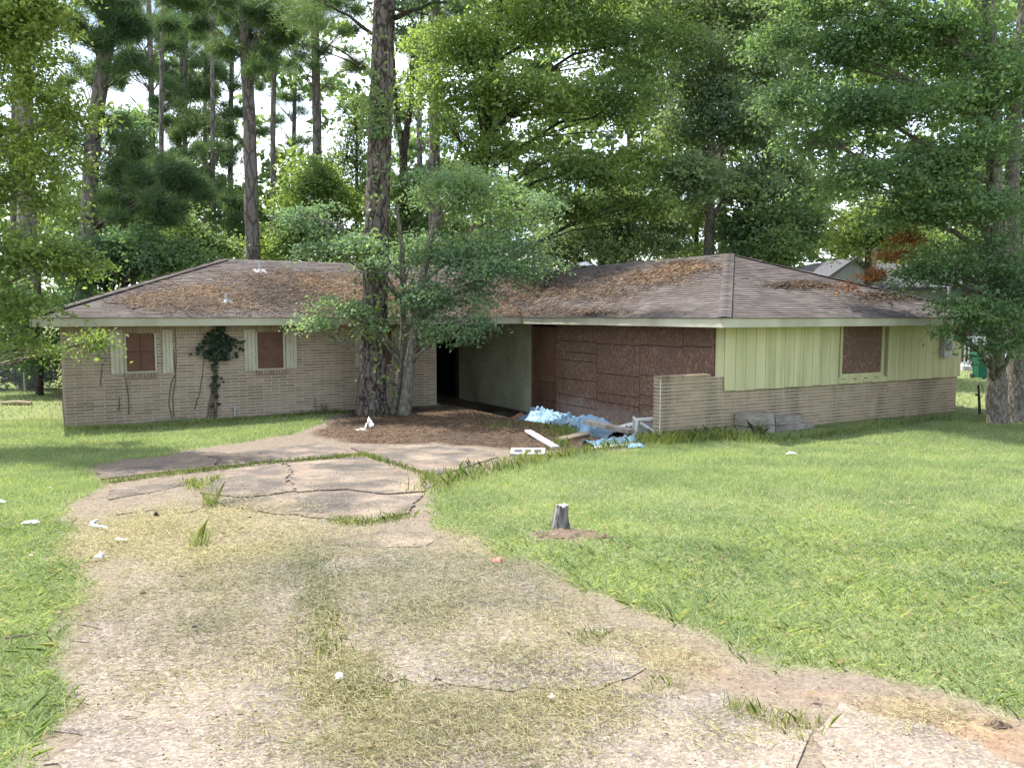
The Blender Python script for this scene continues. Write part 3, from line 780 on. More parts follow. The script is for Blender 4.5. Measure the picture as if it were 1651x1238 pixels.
# ------------------------------------------------------------------ trees
def leaf_cloud(blobs, n, size, spray=.5, per=26, tilt=.45, shell=2.0, droop=.15, rs=None, wide=.55):
    r = rs or rng
    sub = []
    for b in blobs:
        for _ in range(7):
            v_ = r.normal(size=3); v_ = v_ / np.linalg.norm(v_) * r.random() ** .4 * .78; k_ = .30 + .32 * r.random()
            sub.append((b[0] + v_[0] * b[3], b[1] + v_[1] * b[4], b[2] + v_[2] * b[5], b[3] * k_ * 1.15, b[4] * k_ * 1.15, b[5] * k_ * .85))
    blobs = sub
    bl = np.array(blobs, float); wgt = (bl[:, 3] * bl[:, 4] + bl[:, 3] * bl[:, 5] + bl[:, 4] * bl[:, 5]); wgt /= wgt.sum()
    ns = max(1, n // per)
    bi = r.choice(len(bl), ns, p=wgt)
    d = r.normal(size=(ns, 3)); d /= np.linalg.norm(d, axis=1)[:, None]
    rad = r.random(ns) ** (1 / shell) * (.82 + .36 * r.random(ns))
    c = bl[bi, :3] + d * rad[:, None] * bl[bi, 3:6]
    nrm = np.c_[r.normal(size=(ns, 2)) * tilt + d[:, :2] * droop * 2, np.ones(ns)]; nrm /= np.linalg.norm(nrm, axis=1)[:, None]
    sr = spray * (.55 + .9 * r.random(ns))
    C = np.repeat(c, per, 0); Nn = np.repeat(nrm, per, 0); S = np.repeat(sr, per)
    m = len(C)
    t1 = np.cross(Nn, [0, 1, .01]); t1 /= np.linalg.norm(t1, axis=1)[:, None]; t2 = np.cross(Nn, t1)
    rr = np.sqrt(r.random(m)) * S; an = r.random(m) * 2 * np.pi
    C = C + t1 * (rr * np.cos(an))[:, None] + t2 * (rr * np.sin(an))[:, None] + Nn * (r.normal(size=m) * .10 * S)[:, None]
    C[:, 2] -= droop * (rr ** 2) / np.maximum(S, .01)
    ln = Nn + r.normal(size=(m, 3)) * .75; ln /= np.linalg.norm(ln, axis=1)[:, None]
    ax = r.normal(size=(m, 3)); ax -= ln * (ax * ln).sum(1)[:, None]; ax /= np.linalg.norm(ax, axis=1)[:, None]
    sd_ = np.cross(ln, ax); Ls = size * (.6 + .8 * r.random(m))
    a = ax * (Ls / 2)[:, None]; b = sd_ * (Ls * wide / 2)[:, None]; f = ln * (Ls * .10)[:, None]
    V = np.stack([C - a, C + b + f, C + a, C - b + f], 1).reshape(-1, 3)
    return V, np.arange(len(V)).reshape(-1, 4)
def needle_cloud(blobs, n_tufts, ln=.22, w=.026, per=11, rs=None):
    r = rs or rng
    bl = np.array(blobs, float); wgt = bl[:, 3] * bl[:, 4]; wgt /= wgt.sum()
    bi = r.choice(len(bl), n_tufts, p=wgt)
    d = r.normal(size=(n_tufts, 3)); d /= np.linalg.norm(d, axis=1)[:, None]
    c = bl[bi, :3] + d * (r.random(n_tufts) ** .5)[:, None] * bl[bi, 3:6]
    C = np.repeat(c, per, 0); m = len(C)
    D = r.normal(size=(m, 3)) + [0, 0, .35]; D /= np.linalg.norm(D, axis=1)[:, None]
    s = np.cross(D, r.normal(size=(m, 3))); s /= np.linalg.norm(s, axis=1)[:, None]
    Ls = ln * (.7 + .6 * r.random(m)); C = C + r.normal(size=(m, 3)) * .05
    V = np.stack([C - s * w / 2, C + s * w / 2, C + D * Ls[:, None]], 1).reshape(-1, 3)
    return V, np.arange(len(V)).reshape(-1, 3)
def limb_path(a, b, n=5, sag=.0, wob=.15):
    a, b = np.array(a, float), np.array(b, float); L_ = np.linalg.norm(b - a); pts = []
    for i in range(n + 1):
        t = i / n; p = a + (b - a) * t; p[2] += math.sin(t * math.pi) * sag * L_
        if 0 < i < n: p = p + (rng.random(3) - .5) * wob * L_ * .35
        pts.append(p)
    return pts
def tree(name, label, cat, trunks, blobs, mat_bark, mat_leaf, n, size, group=None, limbs=None, spray=.5, per=26, sides=9, tilt=.45, limb_r=.07, needle=False, dead=0, shell=2.0, extra=None, wide=.55):
    """trunks: list of ([points], [radii]) in world space; blobs: (x,y,z,rx,ry,rz)"""
    base = np.array(trunks[0][0][0], float)
    e = empty(name, base, label=label, cat=cat, group=group)
    for pts, rad in trunks:
        # refine the path a little
        pp, rr = [], []
        for i in range(len(pts) - 1):
            for k in range(4):
                t = k / 4; pp.append(np.array(pts[i]) * (1 - t) + np.array(pts[i + 1]) * t + (rng.random(3) - .5) * rad[i] * .18 * (i + k > 0)); rr.append(rad[i] * (1 - t) + rad[i + 1] * t)
        pp.append(pts[-1]); rr.append(rad[-1])
        if pp[0][2] < base[2] + .3: pp.insert(0, np.array(pp[0]) - (0, 0, .25)); rr.insert(0, rr[0] * 1.15)
        MB().tube(pp, rr, sides, wob=.06).build('trunk', mat_bark, e, smooth=True, base=base)
    if blobs:
        for k, b in enumerate(blobs):
            tp = min(trunks, key=lambda t_: min(np.linalg.norm(np.array(p) - b[:3]) for p in t_[0]))
            P = [np.array(p) for p in tp[0]]
            # start on the trunk somewhat below the blob
            zt = b[2] - .45 * math.hypot(b[0] - P[-1][0], b[1] - P[-1][1]) - .5
            best = None
            for i in range(len(P) - 1):
                for t in (0, .25, .5, .75, 1):
                    p = P[i] * (1 - t) + P[i + 1] * t
                    if best is None or abs(p[2] - zt) < abs(best[2] - zt): best = p
            mb = MB(); r0 = limb_r * (.7 + .5 * random.random())
            path = limb_path(best, b[:3], 5, .06)
            mb.tube(path, np.linspace(r0, r0 * .3, 6), 6)
            for _ in range(5 + dead):
                q = np.array(b[:3]) + (rng.random(3) - .5) * 1.7 * np.array(b[3:6])
                s0 = path[random.choice((2, 3, 4))]
                mb.tube(limb_path(s0, q, 3, .04), np.linspace(r0 * .38, r0 * .08, 4), 4, cap=False)
            mb.build('limb', mat_bark, e, smooth=True, base=base)
        V, Fc = (needle_cloud(blobs, n, size) if needle else leaf_cloud(blobs, n, size, spray, per, tilt, shell, wide=wide))
        big('crown', V, Fc, mat_leaf, e, base=base)
    if extra: extra(e, base)
    return e
def bl(u, v, d, ru, rv, depth=None):
    p = at_depth(u, v, d); s = d / F_PX
    return (p[0], p[1], p[2], ru * s, (depth or ru * s * .8), rv * s)
def tr(pix, d, widths, base_v=None):
    """trunk path from photo pixels at distance d, widths in photo pixels"""
    pts = [at_depth(u, v, d) for u, v in pix]
    pts[0][2] = float(gz(pts[0][0], pts[0][1])); return pts, [w * d / F_PX / 2 for w in widths]

# the big pine in front of the left wing
PB = G(597, 669); DP = PB[1]
print('pine at', PB, loc(PB))
pine_pts = [PB, at_depth(598, 640, DP), at_depth(601, 600, DP), at_depth(604, 520, DP), at_depth(608, 350, DP), at_depth(614, 180, DP), at_depth(620, 0, DP), at_depth(624, -200, DP), at_depth(622, -420, DP)]
pw = [54, 44, 40, 38, 36, 34, 31, 25, 10]
def bark_trunk(pts, radii, mat, name, parent, base, sides=40, step=.05, amp=.03):
    pts = np.array(pts, float); seg = np.linalg.norm(np.diff(pts, axis=0), axis=1); s = np.r_[0, np.cumsum(seg)]
    n = int(s[-1] / step); q = np.linspace(0, s[-1], n)
    C = np.stack([np.interp(q, s, pts[:, k]) for k in range(3)], 1); rad = np.interp(q, s, radii)
    an = np.linspace(0, 2 * np.pi, sides, endpoint=False)
    QQ, AA = np.meshgrid(q, an, indexing='ij')
    pl = np.abs(fbm(AA / (2 * np.pi) * 22 + 3, QQ * 2.2, 50, 3) - .5) * 2
    rd = rad[:, None] * (1 + .05 * np.sin(AA * 2 + 1)) + amp * (sst(.02, .2, pl) - .6) + .012 * (vn(AA * 9, QQ * 16, 4) - .5)
    flare = np.exp(-QQ / .35); rd = rd + flare * .085 * (np.sin(AA * 5 + .7) + .6 * np.sin(AA * 3))
    V = np.stack([C[:, 0][:, None] + rd * np.cos(AA), C[:, 1][:, None] + rd * np.sin(AA), C[:, 2][:, None] + 0 * AA], 2).reshape(-1, 3)
    i, k = np.meshgrid(np.arange(n - 1), np.arange(sides), indexing='ij'); i = i.ravel(); k = k.ravel(); k1 = (k + 1) % sides
    return big(name, V, np.c_[i * sides + k, i * sides + k1, (i + 1) * sides + k1, (i + 1) * sides + k], mat, parent, base=base, smooth=True)
pine = empty('pine_tree', PB, label='huge rough-barked pine trunk rising beside the front wall of the brick house', cat='tree')
pp_ = [np.array(p) for p in pine_pts]; pp_[0] = pp_[0] - (0, 0, .2)
bark_trunk(pp_, [w * DP / F_PX / 2 for w in pw], m_pinebark, 'trunk', pine, PB)
mb = MB()
for a, b, r0 in (((636, 30), (720, 5), .07), ((600, 55), (520, 5), .05), ((612, 20), (690, 25), .05), ((640, 40), (660, 60), .03), ((596, 120), (480, 70), .025), ((590, 110), (500, 60), .03)):
    mb.tube(limb_path(at_depth(*a, DP), at_depth(*b, DP - .8), 6, .05), np.linspace(r0, r0 * .35, 7), 6)
pinebl = [bl(640, -140, DP, 130, 60), bl(560, -60, DP + 1, 100, 40), bl(720, -90, DP, 90, 50), bl(620, -260, DP, 150, 90), bl(500, 30, DP, 60, 25, .8), bl(690, -10, DP - 1, 60, 20, .8)]
for b in pinebl: mb.tube(limb_path(at_depth(622, -200, DP), b[:3], 5), np.linspace(.08, .02, 6), 5)
mb.build('limbs', m_darkbark, pine, smooth=True, base=PB)
V, Fc = needle_cloud(pinebl, 3500, .24, .014); big('crown', V, Fc, lf_pine, pine, base=PB)
# creeper climbing the pine
cre = empty('creeper_vine', PB + (0, -.5, .1), label='leafy green creeper climbing the huge pine trunk', cat='vine')
cb = np.array(cre.location); V = []
mb = MB()
for uu, amt, v0, v1 in ((600, 240, 120, 230), (612, 700, 150, 230), (620, 260, 230, 300), (612, 140, 300, 400), (600, 220, 490, 550), (622, 260, 430, 560), (622, 120, 560, 672), (598, 120, 60, 130), (590, 60, 400, 480)):
    for _ in range(int(amt * (.25 if v0 > 220 and v1 < 420 else .6))):
        v = random.uniform(v0, v1); u = random.gauss(uu, 14)
        cx = float(np.interp(v, [0, 180, 350, 520, 640], [620, 614, 608, 604, 598])); hw = float(np.interp(v, [0, 350, 600], [20, 24, 30]))
        x_ = max(-1.05, min(1.05, (u - cx) / hw)); rr = hw * DP / F_PX + .06 + .12 * random.random() ** 2
        P = at_depth(cx, v, DP) + np.array([x_ * rr, -math.sqrt(max(0, 1.1 - x_ * x_)) * rr, 0])
        V.append(P)
V = np.array(V); m = len(V); Nn = np.c_[rng.normal(size=m) * .5, -np.ones(m), rng.normal(size=m) * .4 + .4]; Nn /= np.linalg.norm(Nn, axis=1)[:, None]
ax = np.cross(Nn, rng.normal(size=(m, 3))); ax /= np.linalg.norm(ax, axis=1)[:, None]; sd_ = np.cross(Nn, ax); Ls = .10 * (.6 + .8 * rng.random(m))[:, None]
V4 = np.stack([V - ax * Ls / 2, V + sd_ * Ls * .32 + Nn * .01, V + ax * Ls / 2, V - sd_ * Ls * .32 + Nn * .01], 1).reshape(-1, 3)
big('foliage', V4, np.arange(len(V4)).reshape(-1, 4), lf_bright, cre, base=cb)
mb = MB()
for off in (-8, 5, 16):
    mb.tube([at_depth(float(np.interp(v, [0, 350, 640], [620, 608, 598])) + off + 6 * math.sin(v * .05 + off), v, DP) + (0, -float(np.interp(v, [0, 350, 600, 670], [20, 24, 29, 40])) * DP / F_PX - .03, 0) for v in range(668, 100, -18)], .012, 5)
mb.build('stem', m_vine, cre, base=cb)

# understory tree with two leaning stems beside the pine
D2 = G(652, 669)[1]; 
tree('understory_tree', 'small two-stemmed tree with blue-green leaves hanging over the roof and doorway', 'tree',
     [tr([(652, 672), (657, 620), (665, 560), (676, 480), (690, 400), (710, 330)], D2, [24, 18, 17, 15, 11, 7]), tr([(634, 668), (644, 610), (650, 540), (650, 470), (648, 400), (640, 330)], D2 + .15, [12, 10, 9, 9, 8, 5])],
     [bl(700, 330, D2, 80, 60), bl(770, 300, D2, 60, 40), bl(665, 410, D2 + .9, 60, 35), bl(750, 400, D2, 95, 55), bl(820, 370, D2 + .5, 70, 50), bl(720, 480, D2 - .3, 70, 45), bl(790, 450, D2 - .4, 60, 40), bl(775, 510, D2 - .8, 28, 40), bl(745, 525, D2 - .8, 30, 30, .6),
      bl(575, 395, D2 - .3, 75, 18, .9), bl(510, 350, D2 - .2, 60, 22), bl(525, 400, D2 - .2, 50, 14), bl(540, 495, D2 - .6, 36, 22, .6), bl(610, 425, D2 - .9, 40, 14, .4), bl(500, 525, D2 - .9, 30, 16, .5), bl(575, 500, D2 - .8, 22, 20, .4), bl(668, 480, D2 + .2, 32, 40, .6), bl(600, 528, D2 - .8, 16, 10, .25), bl(690, 535, D2 - .5, 35, 22, .6), bl(850, 420, D2, 45, 40), bl(860, 330, D2 + .5, 40, 40)],
     m_greybark, lf_blue, 36000, .092, spray=.46, per=30, limb_r=.045, tilt=.28, wide=.5)

# right-hand tree: two big stems, layered boughs
D3 = G(1605, 683)[1]
tree('shade_tree', 'tall twin-stemmed shade tree with layered dark boughs beside the siding wall', 'tree',
     [tr([(1608, 685), (1606, 600), (1604, 450), (1603, 300), (1600, 120), (1590, -60), (1580, -240)], D3, [36, 27, 24, 22, 20, 16, 8]), tr([(1642, 686), (1640, 600), (1634, 450), (1632, 300), (1640, 120), (1655, -80)], D3 + .25, [40, 29, 25, 21, 17, 10]), tr([(1690, 690), (1688, 560), (1676, 400), (1680, 200), (1690, 20)], D3 + .2, [60, 52, 44, 34, 20])],
     [bl(1600, 60, D3, 150, 70), bl(1480, 40, D3, 120, 50), bl(1360, 90, D3 + .5, 110, 40), bl(1520, 150, D3 - .5, 130, 45), bl(1400, 190, D3, 110, 38), bl(1290, 150, D3 + 1, 80, 35), bl(1600, 230, D3 - 1, 90, 45), bl(1480, 270, D3 - .5, 110, 35), bl(1370, 290, D3 + .3, 80, 32), bl(1560, 330, D3 - 1, 100, 38), bl(1450, 345, D3, 75, 25),
      bl(1620, 400, D3 - 1, 55, 45), bl(1540, 430, D3 - .6, 60, 35), bl(1560, 500, D3 - 1, 40, 32, .8), bl(1530, 530, D3 - .8, 25, 26, .5), bl(1600, 500, D3 - 1.2, 45, 38, .7), bl(1640, 540, D3 - 1, 35, 25, .7), bl(1590, 555, D3 - 1.2, 40, 20, .5), bl(1250, 60, D3 + 1, 60, 40), bl(1330, 20, D3 + .8, 70, 30), bl(1500, -60, D3, 170, 50), bl(1300, -50, D3, 110, 40), bl(1300, 230, D3 + .8, 50, 28),
      bl(1480, 440, D3 + .2, 50, 20), bl(1640, 470, D3 - .6, 40, 60, .8), bl(1640, 150, D3 - 1, 60, 60)],
     m_greybark, lf_dark, 90000, .10, spray=.55, per=30, limb_r=.075, tilt=.32, wide=.5,
     extra=lambda e, b: big('dead_foliage', *((lambda V, F_: (V - b, F_))(*leaf_cloud([bl(1400, 445, D3 + .4, 38, 12, .4), bl(1440, 412, D3 + .4, 34, 14, .4), bl(1370, 462, D3 + .3, 18, 8, .3), bl(1470, 385, D3 + .4, 30, 14, .4)], 1900, .07, .25, 20))), lf_rust, e))

# left-hand tree: trunk outside the frame, boughs reaching in
D4 = 15.5
tree('maple_tree', 'yellow-green broadleaf tree reaching its boughs in front of the left end of the house', 'tree',
     [tr([(-190, 760), (-180, 560), (-150, 300), (-130, 60), (-120, -250)], D4, [60, 46, 40, 32, 16])],
     [bl(-40, 60, D4, 120, 80), bl(60, 120, D4, 90, 50), bl(20, 220, D4 + .3, 100, 50), bl(110, 190, D4 + .4, 60, 35), bl(50, 310, D4, 90, 45), bl(30, 400, D4 - .4, 70, 50), bl(120, 425, D4 + .3, 60, 26, .7), bl(20, 500, D4 - .5, 60, 45), bl(30, 560, D4 - .5, 35, 22, .6), bl(150, 550, D4 + .8, 34, 14, .3), bl(75, 565, D4 + .2, 26, 10, .4), bl(-60, 320, D4, 100, 120), bl(-60, 520, D4 - .5, 70, 70), bl(40, 20, D4, 110, 50), bl(-30, -80, D4, 160, 70), bl(80, 260, D4, 60, 40)],
     m_greybark, lf_yellow, 44000, .095, spray=.42, per=24, limb_r=.05, tilt=.45)

# broadleaf trees standing behind the house
def simple(name, label, u, d, wpx, blobs, leaf, n, size, bark=m_darkbark, group=None, lean=0, top=None, spray=.7, **k):
    top = top if top is not None else min(b[1] for b in blobs)
    tru = [(u, 560), (u + lean * .3, 400), (u + lean * .6, (400 + top) / 2), (u + lean, top)]
    return tree(name, label, 'tree', [tr(tru, d, [wpx, wpx * .85, wpx * .65, wpx * .25])], [bl(bu, bv, d + dd, ru, rv) for bu, bv, dd, ru, rv in blobs], bark, leaf, n, size, group=group, spray=spray, limb_r=.11, **k)
simple('oak_tree', 'tall bright green broadleaf tree with a spreading crown behind the house entry', 745, 31, 26,
       [(790, 60, 0, 130, 60), (900, 40, 1, 130, 60), (1010, 70, 1, 110, 60), (760, 150, -1, 100, 55), (870, 150, -1.5, 120, 55), (990, 170, 0, 110, 50), (800, 240, -1, 90, 45), (900, 250, -1, 110, 50), (1010, 260, 0, 90, 45), (740, 70, -1, 60, 50), (830, 330, -.5, 80, 40), (930, 335, -.5, 90, 40), (1040, 330, 0, 60, 35), (850, -60, 0, 200, 60), (1020, -40, 1, 140, 50), (730, 210, -1, 45, 30)],
       lf_bright, 84000, .15, lean=70, spray=.75)
simple('elm_tree', 'tall grey-green loose-crowned tree standing behind the peak of the roof', 1140, 33, 20,
       [(1130, 120, 0, 90, 60), (1210, 90, 1, 80, 60), (1170, 210, 0, 90, 50), (1090, 210, 1, 70, 50), (1230, 200, .5, 60, 50), (1130, 300, -1, 80, 40), (1210, 300, 0, 70, 40), (1260, 260, 1, 60, 40), (1150, 10, 0, 120, 60), (1250, 20, 1, 80, 50)],
       lf_grey, 64000, .155, bark=m_greybark, lean=10)
simple('leafy_tree', 'pale green low tree pressed against the back of the roof ridge', 970, 34, 16, [(960, 380, -1, 60, 40), (1030, 380, -1, 60, 40), (900, 400, 0, 60, 40), (1080, 370, 0, 50, 45), (990, 330, 0, 60, 30)], lf_grey, 26000, .145)
simple('leafy_tree', 'dense mid-green tree filling the gap between roof peak and neighbour gable', 1255, 33, 16, [(1240, 350, 0, 70, 50), (1300, 370, 0, 60, 45), (1260, 410, -1, 70, 35), (1200, 380, 0, 50, 45), (1330, 310, 1, 60, 40)], lf_mid, 27000, .145)
simple('sunlit_tree', 'bright yellow-green small tree in front of the neighbour gable roof', 1400, 29, 12, [(1390, 360, 0, 50, 30), (1430, 335, 0, 45, 25), (1370, 390, 0, 30, 18), (1460, 370, 0, 50, 30)], lf_yellow, 11000, .14)
simple('cedar_tree', 'dark dense tree on the far right behind the twin-stemmed shade tree', 1560, 40, 16, [(1500, 400, 0, 60, 50), (1580, 380, 0, 70, 60), (1640, 350, 0, 60, 70), (1540, 300, 1, 80, 60), (1640, 440, 0, 60, 50), (1690, 260, 0, 80, 80)], lf_mid, 28000, .18)
# understory along the back of the house on the left
simple('leafy_tree', 'dark low tree behind the left roof hip', 200, 27, 12, [(190, 400, 0, 60, 45), (240, 420, 0, 50, 30), (150, 440, 0, 50, 45), (280, 410, 1, 40, 30)], lf_dark, 15000, .16)
simple('leafy_tree', 'deep green sapling behind the left ridge between two pines', 330, 34, 10, [(320, 400, 0, 40, 28), (355, 395, 0, 35, 22), (300, 370, 0, 35, 30)], lf_mid, 6000, .14)
simple('leafy_tree', 'bright green young tree behind the ridge left of the huge pine', 530, 34, 10, [(530, 280, 0, 55, 45), (490, 330, 0, 50, 40), (560, 330, 0, 50, 45), (510, 390, 0, 60, 30), (560, 400, 0, 40, 30), (455, 400, 0, 40, 22)], lf_bright, 18000, .16)
simple('leafy_tree', 'slim green tree glimpsed behind the huge pine and the small stems', 655, 36, 14, [(660, 330, 0, 45, 40), (640, 400, 0, 50, 40), (700, 380, 0, 50, 50), (690, 290, 0, 30, 30)], lf_mid, 12000, .17)
simple('leafy_tree', 'shaded broadleaf tree by the wire fence at the left end of the house', 60, 25.5, 12, [(30, 560, 0, 50, 40), (90, 560, 0, 30, 40), (60, 500, 0, 60, 40), (10, 470, 0, 50, 60), (110, 500, .5, 40, 30)], lf_dark, 13000, .14)
simple('leafy_tree', 'loose green tree in the gap between straight grey pine and huge pine', 575, 39, 9, [(570, 190, 0, 40, 40), (555, 250, 0, 40, 40), (590, 300, 0, 30, 40), (540, 320, 0, 40, 30)], lf_mid, 9000, .15)
simple('leafy_tree', 'dense dark tree behind the thick leaning pine at the roof hip', 215, 41, 10, [(210, 200, 0, 40, 40), (190, 270, 0, 50, 45), (240, 250, 0, 40, 40), (225, 330, 0, 60, 40), (160, 330, 0, 50, 50), (100, 330, 0, 50, 50), (110, 220, 0, 50, 50)], lf_dark, 17000, .17)
simple('leafy_tree', 'thin sunlit sapling between the bent pine and the straight grey pine', 470, 43, 7, [(465, 360, 0, 30, 26), (480, 320, 0, 26, 22), (440, 380, 0, 36, 22), (380, 395, 0, 30, 16)], lf_bright, 5000, .16)
simple('leafy_tree', 'loose grey-green tree crown showing between the slender pines', 340, 46, 8, [(320, 190, 0, 30, 26), (350, 240, 0, 30, 30), (310, 270, 0, 36, 34), (355, 310, 0, 36, 30), (300, 330, 0, 40, 30)], lf_grey, 7500, .17)
simple('leafy_tree', 'shadowy tree close behind the roof left of the bent pine', 385, 44, 7, [(385, 330, 0, 28, 24), (390, 380, 0, 36, 22), (430, 350, 0, 24, 20)], lf_mid, 4500, .17)
tree('shrub', 'added dark foliage standing in for the shade under the trees at the wire fence', 'shrub', [tr([(50, 640), (52, 600), (50, 570)], 27.2, [4, 3, 2])], [bl(10, 600, 27.2, 40, 26), bl(80, 600, 27.4, 40, 26), bl(-50, 590, 27.4, 50, 34), bl(50, 580, 27.6, 50, 24)], m_darkbark, lf_ivy, 6000, .12)  # foliage added to darken below the canopy; its near-black leaves hold the shade
# pines in the woods
def bgpine(us, d, w, tufts, label, group=None, dens=.34):
    pts = [(us[0], 560), (us[0] * .5 + us[1] * .5, 380), (us[1], 200), (us[2], 0), (us[2] + (us[2] - us[1]) * .4, -120)]
    T = tr(pts, d, [w * 1.1, w * .95, w * .85, w * .7, w * .45])
    tufts = list(tufts)
    if group:
        tufts += [(float(np.interp(v_, [0, 200, 380], [us[2], us[1], us[0]])) + random.uniform(-38, 38), v_, random.uniform(18, 32), random.uniform(10, 17)) for v_ in (20, 60, 105, 150, 200, 250, 310)]
    B_ = []
    for u, v, ru, rv in tufts:
        for _ in range(5):
            k = random.uniform(.30, .62)
            B_.append(bl(u + random.uniform(-1.25, 1.25) * ru, v + random.uniform(-1.6, 1.6) * rv, d + random.uniform(-1.6, 1.6), ru * k, rv * k * random.uniform(.6, 1.1)))
    return tree('pine_tree', label, 'tree', [T], B_, m_pinebark_far, lf_pine, int(sum(ru * rv for _, _, ru, rv in tufts) * dens), .46, group=group, needle=True, limb_r=.035, sides=10, dead=-2)
bgpine((412, 402, 392), 33, 24, [(400, 60, 50, 24), (440, 20, 50, 22), (360, 30, 45, 22), (395, -30, 80, 35), (430, 110, 28, 12)], 'thick grey pine trunk with a slight bend behind the left roof ridge')
bgpine((441, 440, 446), 42, 10, [(445, 40, 40, 24), (430, 90, 25, 14), (455, 0, 40, 24)], 'thin straight pine close beside the thick bent pine')
bgpine((514, 511, 506), 36, 17, [(510, 20, 50, 20), (545, 60, 30, 14), (480, 90, 30, 12), (540, 110, 40, 20), (500, -30, 70, 30)], 'straight grey pine trunk midway between the bent pine and the huge pine')
slim = 'slender dark pine among the trees of the wood behind the house'; sg = 'slender pines in the wood behind the house'
bgpine((370, 372, 376), 50, 9, [(372, 120, 30, 20), (380, 60, 35, 25), (365, 260, 22, 16), (372, 0, 45, 30), (366, 190, 22, 12)], slim, sg)
bgpine((300, 298, 300), 48, 9, [(298, 170, 32, 24), (305, 100, 36, 28), (290, 240, 26, 20), (305, 30, 40, 30)], slim, sg)
bgpine((248, 245, 240), 46, 11, [(245, 60, 45, 30), (250, 20, 50, 30), (225, 110, 36, 20), (270, 120, 30, 18), (245, 170, 25, 14)], slim, sg)
bgpine((285, 290, 296), 52, 8, [(290, 130, 20, 18), (296, 60, 30, 22), (288, 200, 20, 12)], slim, sg)
bgpine((332, 330, 334), 54, 7, [(332, 60, 30, 22), (330, 0, 36, 24), (332, 150, 18, 12)], slim, sg)
bgpine((680, 676, 682), 50, 10, [(680, 60, 30, 24), (670, 120, 25, 20), (690, 0, 40, 30)], slim, sg)
bgpine((470, 474, 478), 55, 8, [(474, 60, 25, 16), (476, 10, 34, 20)], slim, sg)
bgpine((1166, 1164, 1160), 36, 15, [(1160, 30, 60, 24), (1180, -30, 70, 30)], 'straight pine trunk standing just behind the roof peak')
bgpine((128, 152, 186), 29, 27, [(180, 40, 50, 25), (230, 60, 40, 20), (140, 30, 45, 22), (200, 120, 30, 14), (130, 120, 30, 16), (250, 300, 50, 26), (290, 330, 50, 26), (230, 250, 36, 20), (220, 370, 40, 25), (200, 330, 36, 24), (190, -20, 80, 30), (100, 200, 30, 20), (170, 210, 26, 16), (300, 290, 30, 16)], 'thick leaning pine trunk rising behind the left hip of the roof')
bgpine((46, 40, 30), 27.5, 30, [(40, -60, 70, 30)], 'stout pine trunk at the wire fence by the left end of the house')
bgpine((20, 24, 26), 30, 12, [(26, 30, 50, 30)], 'thin dark pine next to the stout pine at the wire fence')
bgpine((700, 700, 702), 34, 20, [(700, -40, 60, 30)], 'ivy-darkened pine trunk right of the huge pine behind the house')
bgpine((1070, 1080, 1090), 52, 12, [(1085, 20, 60, 30), (1060, 60, 40, 20), (1110, 80, 40, 24)], slim, sg)
bgpine((1020, 1015, 1010), 56, 10, [(1015, 10, 50, 26)], slim, sg)
bgpine((262, 260, 262), 38, 9, [(260, 330, 40, 24), (245, 370, 50, 24), (285, 385, 40, 20), (262, 290, 30, 18), (240, 400, 40, 18)], 'young pine with low drooping boughs behind the left roof hip', dens=.22)
bgpine((345, 343, 342), 44, 8, [(345, 300, 26, 18), (340, 350, 34, 18), (360, 380, 36, 18), (330, 250, 20, 14)], 'small ragged pine behind the left ridge', dens=.3)
tree('forked_tree', 'dark forked trunk seen against the sky between huge pine and bright tree', 'tree',
     [tr([(652, 560), (652, 400), (650, 240), (640, 190), (632, 60)], 37, [16, 14, 13, 9, 4]), tr([(653, 380), (651, 245), (662, 170), (668, 40)], 37, [14, 12, 9, 5])], [bl(650, 60, 37, 50, 30), bl(670, 130, 37, 36, 22), bl(640, 0, 37, 60, 30)], m_darkbark, lf_dark, 3500, .15, spray=.6)
# stems in the wood behind the roof peak
for u, w in ((1124, 9), (1142, 10)):
    tree('bare_trunk', 'narrow dark trunk beside the straight pine behind the roof peak', 'tree', [tr([(u, 560), (u - 2, 380), (u - 6, 260), (u - 10, 150)], 35.5, [w, w * .9, w * .7, w * .4])], [], m_darkbark, lf_dark, 0, .1, group='dark trunks behind the roof peak')
# far wood: one mass beyond the trees one can tell apart
FW = []
for k in range(60):
    u = -320 + k * 40 + random.uniform(-14, 14); d = random.uniform(50, 66)
    hi = 305 if 215 < u < 610 else (300 if u < 215 else (270 if u < 740 else -20))
    v = 480
    while v > hi:
        FW.append(bl(u + random.uniform(-22, 22), v, d, random.uniform(34, 56), random.uniform(26, 40), 2.2)); v -= random.uniform(26, 46)
    if 215 < u < 740:
        for q in range(6): FW.append(bl(u + random.uniform(-25, 25), random.uniform(40, 300), d, random.uniform(16, 30), random.uniform(14, 24), 1.5))
V, Fc = leaf_cloud(FW, 84000, .58, 1.1, 20)
big('far_woods', V, Fc, lf_mid, kind='stuff', label='dense green wood far behind the house', cat='woods')

